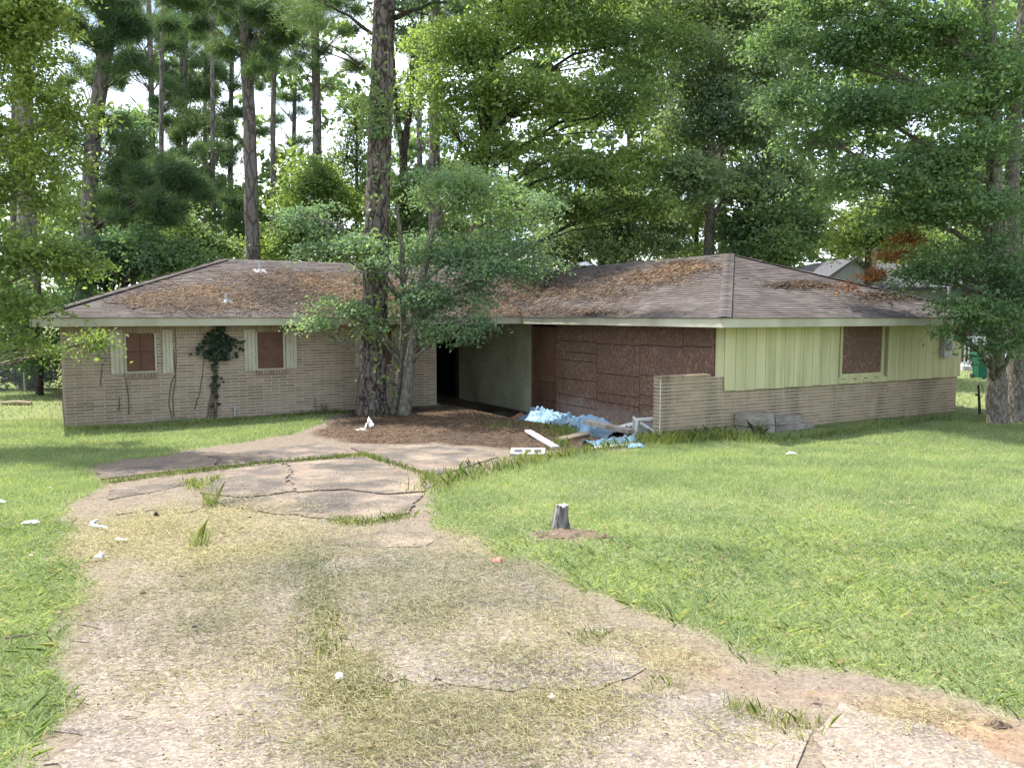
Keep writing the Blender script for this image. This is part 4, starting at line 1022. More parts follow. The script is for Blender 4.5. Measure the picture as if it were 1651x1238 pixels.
# ------------------------------------------------------------------ climbing plants on the left wall
iv = wld(on_t(342, 676)[0], -.12, 0.0)
ivy = empty('ivy_vine', iv, label='dark leafy ivy bunch on bare stems climbing the brick wall between two windows', cat='vine')
mb = MB()
for a, b, cc in ((333, 345, 352), (340, 347, 350), (350, 349, 352), (344, 350, 346)):
    P = []
    for k in range(10):
        t = k / 9; u = a * (1 - t) ** 2 + 2 * b * t * (1 - t) + cc * t * t + random.uniform(-1.5, 1.5); v = 679 - t * 130; s, z = on_t(u, v, -.03); P.append(wld(s, -.035, max(z, -.05)))
    mb.tube(P, np.linspace(.015, .008, 10), 6)
mb.build('stem', m_vine, ivy, base=iv)
V = []
for _ in range(380):
    t = random.random(); v = 527 + 54 * t; wd = 22 * math.sin(math.pi * (.28 + .68 * (1 - t))) ; u = 353 + random.gauss(0, .62) * wd * (.7 + .5 * abs(math.sin(v * .31))) + 4 * math.sin(v * .23)
    s, z = on_t(u, v, -.1); V.append(wld(s, -.05 - .16 * random.random(), z))
for _ in range(24):
    s, z = on_t(random.gauss(349, 5), random.uniform(585, 670), -.05); V.append(wld(s, -.07, z))
V = np.array(V); m = len(V); Nn = np.array([-B * 1.0]).repeat(m, 0) + rng.normal(size=(m, 3)) * .45 + [0, 0, .35]; Nn /= np.linalg.norm(Nn, axis=1)[:, None]
ax = np.cross(Nn, rng.normal(size=(m, 3))); ax /= np.linalg.norm(ax, axis=1)[:, None]; sd_ = np.cross(Nn, ax); Ls = .12 * (.6 + .8 * rng.random(m))[:, None]
V4 = np.stack([V - ax * Ls / 2, V + sd_ * Ls * .38 + Nn * .01, V + ax * Ls / 2, V - sd_ * Ls * .38 + Nn * .01], 1).reshape(-1, 3)
big('foliage', V4, np.arange(len(V4)).reshape(-1, 4), lf_ivy, ivy, base=iv)
def deadvine(paths, label):
    base = None; mb = MB()
    for path in paths:
        P = []
        for (u, v), (u2, v2) in zip(path[:-1], path[1:]):
            for k in range(4):
                t = k / 4; s, z = on_t(u + (u2 - u) * t + random.uniform(-.8, .8), v + (v2 - v) * t, -.02); P.append(wld(s, -.018, z))
        s, z = on_t(*path[-1], -.02); P.append(wld(s, -.018, z))
        mb.tube(P, np.linspace(.011, .007, len(P)), 5)
        if base is None: base = np.array(P[0])
    o = mb.build('dead_vine', m_vine, base=base, label=label, cat='vine'); o.location = tuple(base)
deadvine([[(277, 673), (272, 650), (276, 620), (283, 600), (281, 570), (270, 545), (268, 532)], [(280, 671), (279, 640), (283, 605), (284, 560), (282, 530)]], 'bare looping vine stem on the brick wall by the shuttered window')
deadvine([[(162, 622), (164, 600), (166, 585)], [(192, 662), (192, 650), (193, 640)], [(208, 668), (208, 650), (203, 610)]], 'short bare vine bits clinging to brick near the wall corner')
deadvine([[(314, 660), (322, 630), (327, 600), (330, 570)]], 'thin bare vine slanting across brick beside the dark ivy')
deadvine([[(509, 662), (508, 650), (507, 642)]], 'stub of dark vine at the wall foot left of the huge pine')

# ------------------------------------------------------------------ neighbour, deck, bin, fence
D5 = 42
nb = empty('neighbor_house', (*at_depth(1440, 560, D5)[:2], 0), label='neighbouring house with light gable roof and chimney half hidden by branches', cat='house')
nbp = np.array(nb.location)
def W5(u, v, dd=0): return at_depth(u, v, D5 + dd)
ap, lf_, rt = W5(1376, 416), W5(1336, 444), W5(1700, 470)
m_nroof = M('neighbor_shingle', (.055, .055, .06), (.085, .085, .09), 4, isl=.1)
m_nwall = M('neighbor_siding', (.20, .20, .21), (.27, .27, .28), 4)
zl = lf_[2]; hwid = ap[0] - lf_[0]
mb = MB(); mb.hexa([(lf_[0] + .3, D5, -.3), (ap[0] + hwid - .3, D5, -.3), (ap[0] + hwid - .3, D5 + 9, -.3), (lf_[0] + .3, D5 + 9, -.3), (lf_[0] + .3, D5, zl), (ap[0] + hwid - .3, D5, zl), (ap[0] + hwid - .3, D5 + 9, zl), (lf_[0] + .3, D5 + 9, zl)])
mb.add([(lf_[0] + .3, D5, zl), (ap[0] + hwid - .3, D5, zl), (ap[0], D5, ap[2] - .1)], [(0, 1, 2)])
mb.hexa([(ap[0] + hwid - .35, D5 + 2, -.3), (rt[0] + 2, D5 + 2, -.3), (rt[0] + 2, D5 + 9, -.3), (ap[0] + hwid - .35, D5 + 9, -.3), (ap[0] + hwid - .35, D5 + 2, zl - .6), (rt[0] + 2, D5 + 2, zl - .6), (rt[0] + 2, D5 + 9, zl - .6), (ap[0] + hwid - .35, D5 + 9, zl - .6)])
mb.build('wall', m_nwall, nb, base=nbp)
mb = MB()
for a, b in ((np.array([lf_[0] - .3, zl - .2]), np.array([ap[0], ap[2]])), (np.array([ap[0], ap[2]]), np.array([ap[0] + hwid + .3, zl - .2]))):
    mb.hexa([(a[0], D5 - .5, a[1] - .12), (b[0], D5 - .5, b[1] - .12), (b[0], D5 + 9.4, b[1] - .12), (a[0], D5 + 9.4, a[1] - .12), (a[0], D5 - .5, a[1] + .05), (b[0], D5 - .5, b[1] + .05), (b[0], D5 + 9.4, b[1] + .05), (a[0], D5 + 9.4, a[1] + .05)])
mb.hexa([(ap[0] + .6, D5 + 1.4, zl - .75), (rt[0] + 2.4, D5 + 1.4, zl - .75), (rt[0] + 2.4, D5 + 5.5, zl + .75), (ap[0] + .6, D5 + 5.5, zl + .75), (ap[0] + .6, D5 + 1.4, zl - .55), (rt[0] + 2.4, D5 + 1.4, zl - .55), (rt[0] + 2.4, D5 + 5.5, zl + .95), (ap[0] + .6, D5 + 5.5, zl + .95)])
mb.build('roof', m_nroof, nb, base=nbp)
c_ = W5(1403, 430, 2); MB().box((c_[0] - .25, c_[1] - .25, c_[2] - 1.6), (c_[0] + .25, c_[1] + .25, W5(1403, 392, 2)[2])).build('chimney', m_wood_tan, nb, base=nbp)
D6 = 36.5
dk = empty('wooden_deck', (*at_depth(1610, 600, D6)[:2], 0), label='raised white deck with baluster railing behind the green bin', cat='deck'); dkb = np.array(dk.location)
x0, x1 = at_depth(1552, 590, D6)[0], at_depth(1720, 590, D6)[0]; zf = at_depth(1600, 590, D6)[2]; zt = at_depth(1600, 543, D6)[2]
MB().box((x0, D6, zf - .28), (x1, D6 + 3, zf)).build('floor', m_white, dk, base=dkb)
MB().box((x0, D6 - .03, zt - .06), (x1, D6 + .06, zt)).build('top_rail', m_white, dk, base=dkb)
MB().box((x0, D6 - .02, zf + .08), (x1, D6 + .04, zf + .13)).build('bottom_rail', m_white, dk, base=dkb)
x = x0 + .02
while x < x1:
    MB().box((x, D6 - .05, zf + .02), (x + .07, D6 - .031, zt - .065)).build('baluster', m_white, dk, base=dkb); x += .17
for xx_ in (x0 + .1, (x0 + x1) / 2, x1 - .2):
    MB().box((xx_, D6 + .1, -.2), (xx_ + .12, D6 + .22, zf - .285)).build('post', m_wood_grey, dk, base=dkb)
# wheeled bin
bp = G(1581, 611); s_ = 1.0
bn = empty('trash_bin', bp, label='green wheeled trash bin standing on the lawn in front of the white deck', cat='bin')
k = .52
mb = MB(); mb.hexa([(-.20, -.22, .06), (.20, -.22, .06), (.20, .2, .06), (-.20, .2, .06), (-.28, -.29, .95), (.28, -.29, .95), (.28, .3, .95), (-.28, .3, .95)]); mb.build('body', m_green_bin, bn, bevel=.02)
mb = MB(); mb.box((-.30, -.31, .80), (.30, -.285, .96)); mb.box((-.31, -.32, .955), (.31, .34, 1.0)); mb.hexa([(-.30, -.33, 1.002), (.30, -.33, 1.002), (.30, .33, 1.002), (-.30, .33, 1.002), (-.26, -.25, 1.07), (.26, -.25, 1.07), (.26, .28, 1.07), (-.26, .28, 1.07)]); mb.build('lid', m_green_bin, bn)
MB().tube([(-.25, .36, .98), (.25, .36, .98)], .02, 8).build('handle', m_green_bin, bn)
for sx in (-.24, .24): MB().tube([(sx - .03, .2, .11), (sx + .03, .2, .11)], .11, 16).build('wheel', m_dark, bn)
# iron stake with a wire loop
sp_ = G(1577, 668); st = empty('iron_stake', sp_, label='dark iron stake with a wire loop beside the twin-stemmed tree', cat='stake')
hgt = 48 * sp_[1] / F_PX
mb = MB(); mb.tube([(0.05, 0, -.1), (0, 0, hgt * .6), (-.03, 0, hgt)], [.04, .03, .022], 7); mb.tube([(0, 0, hgt * .62), (-.10, 0, hgt * .7)], [.025, .018], 6); mb.build('post', m_dark, st)
MB().tube([(0.0 + .10 * math.sin(a), 0, hgt * .78 + .2 * math.cos(a)) for a in np.linspace(-.4, 3.6, 14)], .007, 5).build('wire', m_dark, st)
# chain-link fence at the left tree line
fd = 26.5; fp = empty('chain_link_fence', (*at_depth(40, 620, fd)[:2], 0), label='weathered chain-link fence along the tree line left of the house', cat='fence'); fb = np.array(fp.location)
xa, xb = at_depth(-120, 600, fd)[0], at_depth(118, 600, fd)[0]
for k in range(4):
    xx_ = xa + (xb - xa) * k / 3; MB().tube([(xx_, fd, -.2), (xx_, fd, 1.25)], .03, 8).build('post', m_metal, fp, base=fb)
MB().tube([(xa, fd, 1.22), (xb, fd, 1.22)], .02, 6).build('top_rail', m_metal, fp, base=fb)
V = []; F4 = []; xx_ = xa - 1.2
while xx_ < xb:
    for sg_ in (1, -1):
        a0, a1 = (xx_, xx_ + 1.2) if sg_ > 0 else (xx_ + 1.2, xx_)
        if min(a0, a1) > xa and max(a0, a1) < xb:
            n = len(V); V += [(a0 - .004, fd - .02 * sg_, 0), (a0 + .004, fd - .02 * sg_, 0), (a1 + .004, fd - .02 * sg_, 1.2), (a1 - .004, fd - .02 * sg_, 1.2)]; F4.append((n, n + 1, n + 2, n + 3))
    xx_ += .09
big('wire_mesh', V, F4, m_metal, fp, base=fb, kind='stuff')
st_ = G(28, 653); o = MB().tube([(-.45, 0, .05), (0, .03, .07), (.4, 0, .05)], [.05, .06, .045], 7, wob=.3).build('fallen_branch', m_wood_tan, label='short fallen branch on the sunny grass near the wire fence', cat='branch'); o.location = tuple(st_)

# ------------------------------------------------------------------ junk by the garage
def gpt(u, v, h=0.): return G(u, v) + np.array([0, 0, h])
def plank(name, a, b, w, t, mat, label, cat, ha=0., hb=0.):
    p, q = gpt(*a, ha + t / 2 + .01), gpt(*b, hb + t / 2 + .01); c = (p + q) / 2
    n = 6; mb = MB(); pts = [p + (q - p) * i / n + (rng.random(3) - .5) * .008 for i in range(n + 1)]
    o = MB().bar(p - c, q - c, w, t).build(name, mat, bevel=.006, label=label, cat=cat); o.location = tuple(c); return o
# blue tarp heaped along the boards
def tarp(path, width, hgt, label, seed, n=80, mm=34):
    P = np.array([G(u, v) for u, v in path]); seg = np.r_[0, np.cumsum(np.linalg.norm(np.diff(P[:, :2], axis=0), axis=1))]
    tt = np.linspace(0, seg[-1], n); C = np.stack([np.interp(tt, seg, P[:, k]) for k in range(3)], 1)
    d = np.gradient(C[:, :2], axis=0); d /= np.linalg.norm(d, axis=1)[:, None]; nr = np.c_[-d[:, 1], d[:, 0]]
    w = np.linspace(-.5, .5, mm); X = C[:, 0][:, None] + nr[:, 0][:, None] * w * width; Y = C[:, 1][:, None] + nr[:, 1][:, None] * w * width
    T = tt[:, None] + 0 * w; Wg = w[None] * width + 0 * T
    e = 1 - (2 * np.abs(w)) ** 2.4
    ridge = np.abs(fbm(T * 2.0, Wg * 2.6, seed, 3) - .5) * 2
    Z = hgt * e * (.35 + .75 * vn(tt * 1.6, 0 * tt, seed + 2)[:, None]) * (1.15 - 1.5 * ridge) + .20 * (np.abs(fbm(T * 5.5, Wg * 5.5, seed + 5) - .5) * 2 - .12)
    X = X + .10 * (vn(T * 5, Wg * 5, seed + 6) - .5); Y = Y + .22 * (vn(T * 3, Wg * 3, seed + 8) - .5)
    Zg = gz(X, Y); Z = Zg + np.maximum(Z, .012)
    base = C[n // 2]; i = (np.arange(n - 1)[:, None] * mm + np.arange(mm - 1)[None]).ravel()
    o = big('tarp', np.stack([X, Y, Z], 2).reshape(-1, 3), np.c_[i, i + 1, i + mm + 1, i + mm], m_tarp, base=base, smooth=True, label=label, cat='tarp'); o.location = tuple(base)
    s = o.modifiers.new('thickness', 'SOLIDIFY'); s.thickness = .006
tarp([(862, 677), (892, 682), (930, 691), (965, 700), (1003, 706)], 1.0, .30, 'long crumpled light blue tarp heaped along the boarded garage opening', 11)
tarp([(952, 720), (985, 716), (1015, 713)], .65, .08, 'flattened blue and white tarp scrap pinned under the grey plank', 17, 20, 14)
plank('plank', (944, 703), (1017, 711), .20, .09, m_wood_grey, 'thick grey plank lying across the blue tarp scrap', 'plank', .26, .14)
plank('board', (851, 700), (896, 724), .14, .05, m_white, 'narrow white board lying at a slant in the courtyard weeds', 'board', .04, .0)
plank('board', (902, 712), (950, 703), .24, .04, m_wood_tan, 'brown flat board beside the grey plank on the tarp scrap', 'board', .02, .05)
plank('board', (955, 725), (1030, 717), .12, .035, m_white, 'pale thin board along the grass edge under the tarp scrap', 'board')
plank('board', (985, 704), (1024, 701), .30, .05, m_white, 'white sheet board leaning toward the white metal frame', 'board', .1, .2)
# perforated block
pb = gpt(851, 735, .0); blk = MB()
for a, b in (((-.30, -.11, 0), (.30, -.05, .09)), ((-.30, .09, 0), (.30, .15, .09)), ((-.30, -.05, 0), (-.24, .09, .09)), ((-.10, -.05, 0), (-.05, .09, .09)), ((.06, -.05, 0), (.11, .09, .09)), ((.24, -.05, 0), (.30, .09, .09))): blk.box(a, b)
o = blk.build('hollow_block', m_white, label='white hollow block with three holes at the grass edge', cat='block'); o.location = tuple(pb); o.rotation_euler = (.25, 0, -.1)
# white frame standing behind the knee wall end
fp_ = G(1024, 709); fr = empty('metal_frame', fp_, label='white open metal frame standing against the end of the knee wall', cat='frame')
hh = 33 * fp_[1] / F_PX; wd = 32 * fp_[1] / F_PX
for a, b, w in (((0, 0, -.02), (.03, 0, hh), .07), ((.0, .0, hh), (wd, .1, hh + .01), .06), ((.10, .02, hh - .06), (wd + .05, -.02, .13), .06), ((.02, .35, 0), (.02, .35, hh), .05), ((0, .02, hh), (.02, .37, hh), .05), ((.1, .36, hh - .08), (wd, .4, hh - .08), .04), ((wd, .1, 0), (wd, .1, hh), .05), ((-.12, -.06, 0), (.03, .0, .16), .05)):
    MB().bar(a, b, w, w * .9).build('rail', m_white, fr, bevel=.008)
MB().box((.06, .16, .02), (wd - .02, .18, hh - .09)).build('panel', m_metal, fr)
crumple('cloth_scrap', gpt(845, 676, .0), .75, .4, .14, m_red_scrap, seed=4, label='reddish brown rag in the corner by the painted brick', cat='rag')
crumple('plastic_bag', gpt(815, 672, .0), .8, .4, .14, m_dark, seed=14, label='black rubbish bag crumpled against the painted brick wall', cat='bag')
crumple('plastic_bag', gpt(596, 691, .0), .20, .18, .22, m_paper, seed=5, label='white plastic bag on the needles below the huge pine', cat='bag')
crumple('paper_scrap', gpt(583, 694, .0), .25, .16, .05, m_paper, seed=6, label='flat white paper scrap beside the white bag below the pine', cat='litter')
crumple('wrapper', gpt(1025, 722, .0), .32, .25, .10, m_tarp, seed=8, label='small blue and white wrapper at the foot of the knee wall', cat='litter')
# weathered timbers stacked against the wall of the right wing
def timber(u0, u1, v0, v1, depth, label, off=0.):
    s0, zt_ = on_t(u0, v0, TC - off - depth); s1, _ = on_t(u1, v0, TC - off - depth); _, zb_ = on_t(u0, v1, TC - off - depth)
    c = wld((s0 + s1) / 2, TC - off - depth / 2, (zt_ + zb_) / 2); hx, hy, hz = (s1 - s0) / 2, depth / 2, (zt_ - zb_) / 2
    bm = bmesh.new(); bmesh.ops.create_cube(bm, size=1); bmesh.ops.scale(bm, vec=(hx * 2, hy * 2, hz * 2), verts=bm.verts)
    bmesh.ops.subdivide_edges(bm, edges=bm.edges[:], cuts=3, use_grid_fill=True)
    for v in bm.verts: v.co += Vector((random.uniform(-.006, .006), random.uniform(-.008, .008), random.uniform(-.005, .005)))
    me = bpy.data.meshes.new('timber'); bm.to_mesh(me); bm.free(); me.materials.append(m_wood_grey)
    o = link('timber', me, label=label, cat='timber'); o.location = tuple(c); o.rotation_euler = (0, 0, ANG)
timber(1207, 1250, 689, 712, .36, 'lower short grey timber block with end grain against the knee wall', .05)
timber(1206, 1249, 669, 688, .38, 'upper short grey timber block on top of another against the wall', .04)
timber(1253, 1312, 698, 712, .30, 'long bottom grey timber beside the two stacked blocks', .05)
timber(1251, 1312, 687, 697, .32, 'middle thin grey timber between the long timbers by the wall', .04)
timber(1251, 1296, 673, 686, .28, 'top bluish grey timber of the pile against the brick wall', .05)
# stump with dug soil
sb = G(905, 853); stp = empty('tree_stump', sb, label='small weathered grey stump standing in the front lawn', cat='stump')
k = sb[1] / F_PX
pts = [(-.03, 0, -.1), (-.02, 0, .02), (-.015, 0, .12), (0, 0, .22), (.0, 0, 38 * k)]
n = 26; V = []; F_ = []; gro = [1 + random.uniform(-.14, .12) for _ in range(26)]
for i, (p, r_) in enumerate(zip(pts, (17 * k, 15 * k, 11.5 * k, 9.5 * k, 9 * k))):
    for a in range(n):
        t = 2 * math.pi * a / n; rr = r_ * gro[a] * (1 + .13 * math.sin(3 * t + 1) + .05 * (random.random() - .5)); V.append((p[0] + rr * math.cos(t), p[1] + rr * math.sin(t), p[2] + (.012 * math.sin(2 * t) + .025 * random.random() if i == 4 else 0)))
F_ = [(i * n + a, i * n + (a + 1) % n, (i + 1) * n + (a + 1) % n, (i + 1) * n + a) for i in range(4) for a in range(n)]
mb = MB().add(V, F_); mb.build('trunk', M('stump_bark', (.035, .031, .028), (.27, .255, .235), 22, bump=.8, bscale=40, stretch=(1, 1, .25)), stp)
mb = MB().add(V[-n:], [tuple(range(n))]); mb.build('cut_top', M('cut_wood', (.32, .31, .29), (.45, .43, .41), 30, stretch=(1, 1, 1)), stp)
m_soil = M('loose_soil', (.075, .05, .035), (.15, .105, .075), 25, bump=.8, bscale=40)
for k_, (u, v, r_) in enumerate(((925, 862, .26), (945, 868, .16), (884, 864, .16), (975, 866, .12))):
    o = crumple('soil_mound', gpt(u, v, -.02), r_ * 1.9, r_ * 1.3, .07 if k_ == 0 else .05, m_soil, seed=20 + k_, n=12, label='loose brown soil mound beside the grey stump', cat='soil', group='soil heaps round the stump')
crumple('soil_clump', gpt(1608, 1170, -.01), .11, .06, .035, m_soil, seed=27, n=12, label='dark dug soil clump on the clay at the lawn corner', cat='soil')
# litter on the driveway and lawn
def lit(name, u, v, sx, sy, h, mat, seed, label, cat='litter', rz=0): return crumple(name, gpt(u, v, .025), sx * .8, sy * .7, h * .6, mat, rz, 7, seed, .003, label=label, cat=cat)
lit('paper_scrap', 50, 847, .20, .13, .05, m_paper, 31, 'white paper scrap on the shaded left lawn')
lit('paper_scrap', 3, 813, .10, .1, .05, m_paper, 32, 'small white scrap farther up the left lawn')
lit('paper_cup', 160, 904, .09, .09, .07, m_paper, 33, 'crushed white cup at the left edge of the driveway', 'cup')
lit('paper_scrap', 195, 874, .17, .10, .02, m_paper, 34, 'flat pale scrap on the straw beside the curved pipe')
lit('paper_scrap', 547, 1100, .05, .11, .05, m_paper, 35, 'white folded wrapper in the weed strip of the driveway', rz=.3)
lit('paper_scrap', 889, 1132, .04, .06, .03, m_paper, 36, 'tiny white scrap in dry clippings near the clay edge')
lit('paper_scrap', 1275, 734, .22, .12, .06, m_paper, 37, 'white scrap on the lawn below the timber pile')
lit('brick_piece', 802, 912, .10, .09, .09, m_red_scrap, 38, 'small reddish brick piece at the lawn edge', 'brick')
lit('paper_scrap', 80, 790, .06, .05, .03, m_paper, 39, 'speck of white litter beside the bluish slab')
lit('dark_leaf', 253, 837, .07, .04, .12, m_dark, 40, 'curled black leaf standing upright in the dry grass', 'leaf')
for k_, (u, v) in enumerate(((310, 830), (325, 823), (403, 839), (390, 857), (232, 963), (315, 1019), (362, 865), (140, 803), (705, 1105), (292, 935))):
    lit('bark_chip', u, v, .055, .03, .03, m_dark, 50 + k_, 'small dark bark chip lying on the driveway straw', 'bark')['group'] = 'bark chips on the driveway'
# curved pipe
cpn = G(165, 852); o = MB().tube([(-.10, .10, .06), (-.12, .04, .05), (-.09, -.02, .04), (-.02, -.05, .03), (.08, -.09, .03), (.13, -.14, .02)], [.016, .02, .022, .024, .022, .016], 8).build('bent_pipe', m_galv, smooth=True, label='curved pale grey pipe piece on the dry grass', cat='pipe'); o.location = tuple(cpn)
for k_, (a, b, lb) in enumerate((((185, 835), (270, 826), 'long thin stick lying on the driveway straw'), ((300, 832), (330, 822), 'dark broken stick by the tall weed clump'), ((10, 1036), (62, 1032), 'grey twig in the left lawn beside the driveway'))):
    p, q = gpt(*a, .03), gpt(*b, .04); c = (p + q) / 2
    o = MB().tube([x - c for x in limb_path(p, q, 6, .0, .12)], np.linspace(.008, .004, 7), 5).build('stick', m_twig, label=lb, cat='stick'); o.location = tuple(c)
for k_, (u, v, u2, v2) in enumerate(((193, 488, 214, 500), (214, 500, 240, 492), (262, 498, 278, 499), (480, 490, 500, 495), (470, 505, 520, 508), (900, 462, 925, 470), (930, 490, 950, 486))):
    a, b = roof_hit(u, v), roof_hit(u2, v2)
    if a is None or b is None: continue
    p, q = wld(*a) + (0, 0, .035), wld(*b) + (0, 0, .035); c = (p + q) / 2
    o = MB().tube([x - c for x in limb_path(p, q, 4, 0, .06)], np.linspace(.014, .008, 5), 5).build('stick', m_twig, label='dark fallen stick lying on the roof shingles', cat='stick', group='sticks fallen on the roof'); o.location = tuple(c)

# ------------------------------------------------------------------ grass
def blades(P, h, w, lean, mat, name, kind='stuff', seg=2, parent=None, base=None, **k):
    n = len(P); an = rng.random(n) * 2 * np.pi; dx = np.c_[np.cos(an), np.sin(an)]; la = rng.random(n) * 2 * np.pi
    ld = np.c_[np.cos(la), np.sin(la)] * (lean * (.3 + rng.random(n)) * h)[:, None]
    V0 = np.c_[P[:, :2] - dx * (w / 2)[:, None], P[:, 2]]; V1 = np.c_[P[:, :2] + dx * (w / 2)[:, None], P[:, 2]]
    if seg == 1:
        T = np.c_[P[:, :2] + ld, P[:, 2] + h]
        V = np.stack([V0, V1, T], 1).reshape(-1, 3); Fc = np.arange(n * 3).reshape(-1, 3)
    else:
        mid = P[:, :2] + ld * .35; Mz = P[:, 2] + h * .62
        V = np.stack([V0, V1, np.c_[mid + dx * (w * .38)[:, None], Mz], np.c_[P[:, :2] + ld, P[:, 2] + h * (1 - .15 * rng.random(n))], np.c_[mid - dx * (w * .38)[:, None], Mz]], 1).reshape(-1, 3)
        Fc = (np.arange(n)[:, None] * 5 + np.arange(5)[None])
    return big(name, V, Fc, mat, parent, base=base, kind=kind, **k)
def sample(n, d0, d1, u0=-260, u1=1910):
    d = d0 + (d1 - d0) * rng.random(n); u = u0 + (u1 - u0) * rng.random(n)
    return np.c_[(u - CX) / F_PX * d, d]
Qs = sample(680000, 2.4, 19.5); mk = lawn_mask(Qs); keep = rng.random(len(Qs)) < mk * (.55 + .7 * fbm(Qs[:, 0] * 1.2, Qs[:, 1] * 1.2, 61))
Qs = Qs[keep]; z = gz(Qs[:, 0], Qs[:, 1]) - .005; d = Qs[:, 1]
edge = 1 + .35 * np.exp(-np.maximum(-sdist(DRIVE, Qs), 0) / .35)
hh = (.030 + .035 * rng.random(len(Qs))) * (.45 + 1.0 * fbm(Qs[:, 0] * 1.1, Qs[:, 1] * 1.1, 63) + .5 * sst(.60, .75, fbm(Qs[:, 0] * 3.1, Qs[:, 1] * 3.1, 67))) * edge; wd_ = .0026 + .0006 * d
near = d < 7 + 3.0 * rng.random(len(d))
blades(np.c_[Qs, z][near], hh[near] * .8, wd_[near], 1.7, lf_grass, 'lawn_grass', label='short mown grass of the front lawn', cat='grass')
blades(np.c_[Qs, z][~near], hh[~near] * 1.15, wd_[~near], .9, lf_grass, 'lawn_grass', seg=1, label='short mown grass toward the house', cat='grass')
Qf = sample(42000, 19.5, 44); mk = lawn_mask(Qf); Qf = Qf[rng.random(len(Qf)) < mk]
blades(np.c_[Qf, gz(Qf[:, 0], Qf[:, 1])], .06 + .05 * rng.random(len(Qf)), .012 + .0009 * Qf[:, 1], .9, lf_grass, 'lawn_grass', seg=1, label='grass beyond the house ends', cat='grass')
# taller weeds along the walls and in the joints of the driveway
WE = []
def weeds(path, n, spread, h):
    P = [G(u, v) for u, v in path]
    for _ in range(n):
        i = random.randrange(len(P) - 1); t = random.random(); p = P[i] * (1 - t) + P[i + 1] * t
        x, y = p[0] + random.gauss(0, spread), p[1] + random.gauss(0, spread)
        WE.append((x, y, float(gz(x, y)) - .01, h * random.uniform(.4, 1.2)))
weeds([(1045, 712), (1090, 712), (1150, 706), (1200, 708)], 1500, .22, .26); weeds([(1200, 714), (1320, 706), (1440, 688), (1530, 676)], 900, .12, .16)
weeds([(108, 694), (200, 691), (300, 685), (400, 678), (500, 668), (560, 664)], 1300, .12, .12); weeds([(690, 792), (760, 766), (850, 744), (950, 730), (1040, 714)], 1500, .18, .20)
weeds([(880, 690), (930, 696), (900, 705)], 500, .25, .20); weeds([(163, 780), (254, 768), (371, 755), (500, 742), (583, 735)], 1100, .05, .10); weeds([(583, 733), (620, 744), (682, 765), (705, 780)], 600, .05, .10)
weeds([(660, 832), (590, 846), (540, 842)], 400, .08, .10); weeds([(780, 676), (830, 690), (760, 690)], 250, .25, .12); weeds([(350, 770), (320, 790), (300, 775)], 300, .08, .10)
weeds([(505, 900), (520, 960), (530, 1010), (520, 1060)], 1500, .09, .05); weeds([(530, 1070), (560, 1110), (600, 1140)], 1500, .13, .055); weeds([(640, 1200), (800, 1150), (960, 1110)], 900, .16, .035); weeds([(300, 925), (340, 905), (420, 890)], 400, .07, .035)
WE = np.array(WE)
blades(WE[:, :3], WE[:, 3], .004 + .0006 * WE[:, 1], .7, lf_weed, 'weed_growth', label='taller weeds along walls, slab joints and driveway edges', cat='weeds')
def tuft(u, v, n, h, r, label, group=None):
    n = int(n * .75); p = G(u, v); a = rng.random(n) * 6.28; rr = r * np.sqrt(rng.random(n)); P = np.c_[rr * np.cos(a), rr * np.sin(a), np.full(n, -.01)]
    o = blades(P, h * (.5 + .6 * rng.random(n)), np.full(n, .003 + .0004 * p[1]), .8, lf_weed, 'grass_tuft', kind=None, label=label, cat='grass tuft', group=group); o.location = tuple(p)
tuft(340, 818, 110, .34, .10, 'tall spiky grass tuft at the edge of the big slab'); tuft(320, 884, 70, .26, .08, 'thin upright grass tuft in the dry clippings')
tuft(1197, 1150, 130, .10, .09, 'small round grass tuft on the clay soil strip'); tuft(1285, 1172, 170, .08, .14, 'low grass tuft beside the pale corner slab'); tuft(955, 1032, 150, .09, .13, 'flat grass tuft on bare driveway near the lawn edge')
tuft(1225, 702, 90, .38, .12, 'dark weed bush growing between the timber piles'); tuft(904, 722, 110, .32, .12, 'weed clump beside the slanting white board'); tuft(520, 664, 60, .32, .1, 'weed at the wall foot left of the huge pine'); tuft(1070, 1110, 110, .06, .12, 'sparse grass tuft between two driveway slabs')
# dry clippings on the driveway
Qc = sample(620000, 2.5, 11.5, 60, 1700); ms_ = straw_mask(Qc) * (1 - .75 * lawn_mask(Qc)); Qc = Qc[rng.random(len(Qc)) < ms_ ** 1.3 * .85 + .012]
n = len(Qc); an = rng.random(n) * 2 * np.pi; ln = .010 + .035 * rng.random(n) ** 1.6; w_ = .0010 + .00055 * Qc[:, 1]; z = gz(Qc[:, 0], Qc[:, 1]) + .024 + .012 * rng.random(n)
dx = np.c_[np.cos(an), np.sin(an)]; ex = np.c_[-dx[:, 1], dx[:, 0]]
V = np.stack([np.c_[Qc - dx * ln[:, None], z], np.c_[Qc + ex * w_[:, None], z + .004], np.c_[Qc + dx * ln[:, None], z + .02 * rng.random(n)]], 1).reshape(-1, 3)
big('dry_clippings', V, np.arange(len(V)).reshape(-1, 3), lf_straw, kind='stuff', label='dry mown grass clippings strewn over the driveway', cat='clippings')
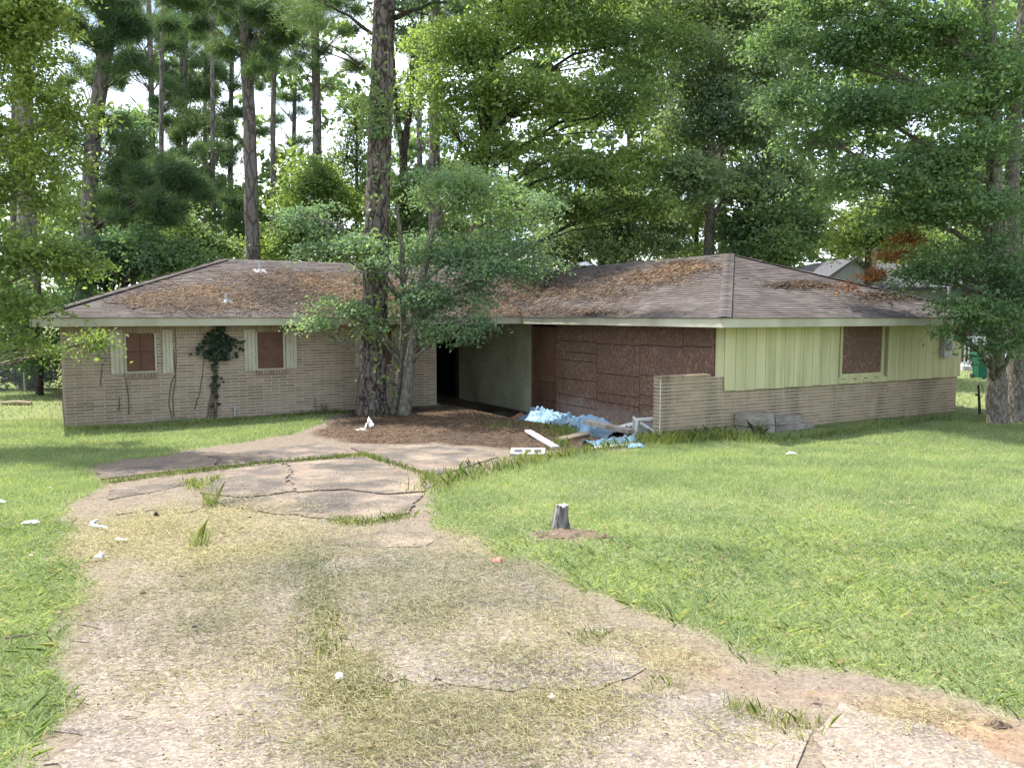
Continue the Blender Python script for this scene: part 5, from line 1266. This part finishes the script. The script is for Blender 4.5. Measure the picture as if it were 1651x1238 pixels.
# loose stones and dead leaves
Qg = sample(60000, 2.6, 12, 60, 1750); sdv = sdist(DRIVE, Qg); Qg = Qg[(sdv > .02) & (rng.random(len(Qg)) < .10 + .25 * fbm(Qg[:, 0] * 1.5, Qg[:, 1] * 1.5, 71) ** 2)][:7000]
oc = np.array([(1, 0, 0), (0, 1, 0), (-1, 0, 0), (0, -1, 0), (0, 0, .8), (0, 0, -.8)], float); of = np.array([(0, 1, 4), (1, 2, 4), (2, 3, 4), (3, 0, 4), (1, 0, 5), (2, 1, 5), (3, 2, 5), (0, 3, 5)])
n = len(Qg); sz = (.002 + .0065 * rng.random(n) ** 3)[:, None, None] * (.7 + .6 * rng.random((n, 6, 1))) * (.7 + .6 * rng.random((n, 1, 3)))
V = oc[None] * sz + np.c_[Qg, gz(Qg[:, 0], Qg[:, 1]) + .024][:, None, :]
big('loose_gravel', V.reshape(-1, 3), (np.arange(n)[:, None, None] * 6 + of[None]).reshape(-1, 3), M('gravel', (.10, .085, .07), (.32, .27, .22), 30, isl=.7), kind='stuff', label='small loose stones scattered over the driveway', cat='gravel')
Ql = sample(2600, 2.8, 19, -100, 1750); Ql = Ql[rng.random(len(Ql)) < np.where(sdist(DRIVE, Ql) > 0, .10, .5) * np.clip(Ql[:, 1] / 8, .3, 1)]; n = len(Ql); an = rng.random(n) * 6.283; sz = .010 + .018 * rng.random(n); z = gz(Ql[:, 0], Ql[:, 1]) + .03 + .02 * rng.random(n)
dx = np.c_[np.cos(an), np.sin(an)] * sz[:, None]; ex = np.c_[-dx[:, 1], dx[:, 0]] * .6
V = np.stack([np.c_[Ql - dx, z], np.c_[Ql + ex, z + .012 * rng.random(n)], np.c_[Ql + dx, z + .01 * rng.random(n)], np.c_[Ql - ex, z + .012 * rng.random(n)]], 1).reshape(-1, 3)
big('dead_leaves', V, np.arange(len(V)).reshape(-1, 4), leafmat('dead_leaf', (.075, .05, .03), (.17, .12, .07), .2, (.26, .21, .12)), kind='stuff', label='dead brown leaves scattered over lawn and driveway', cat='leaves')
# fallen needles in the courtyard
Qn = sample(130000, 12, 30, 460, 1080); Qn = Qn[rng.random(len(Qn)) < court_mask(Qn)]
n = len(Qn); an = rng.random(n) * 2 * np.pi; ln = .04 + .06 * rng.random(n); w_ = .007 + .006 * rng.random(n); z = gz(Qn[:, 0], Qn[:, 1]) + .012 + .025 * rng.random(n)
dx = np.c_[np.cos(an), np.sin(an)]; ex = np.c_[-dx[:, 1], dx[:, 0]]
V = np.stack([np.c_[Qn - dx * ln[:, None], z], np.c_[Qn + ex * w_[:, None], z + .006], np.c_[Qn + dx * ln[:, None], z + .02 * rng.random(n)]], 1).reshape(-1, 3)
big('needle_litter', V, np.arange(len(V)).reshape(-1, 3), lf_needle, kind='stuff', label='brown pine needles carpeting the courtyard under the huge pine', cat='needles')
print('tris', sum(len(m_.loops) - 2 * len(m_.polygons) for m_ in bpy.data.meshes), 'objects', len(bpy.data.objects))
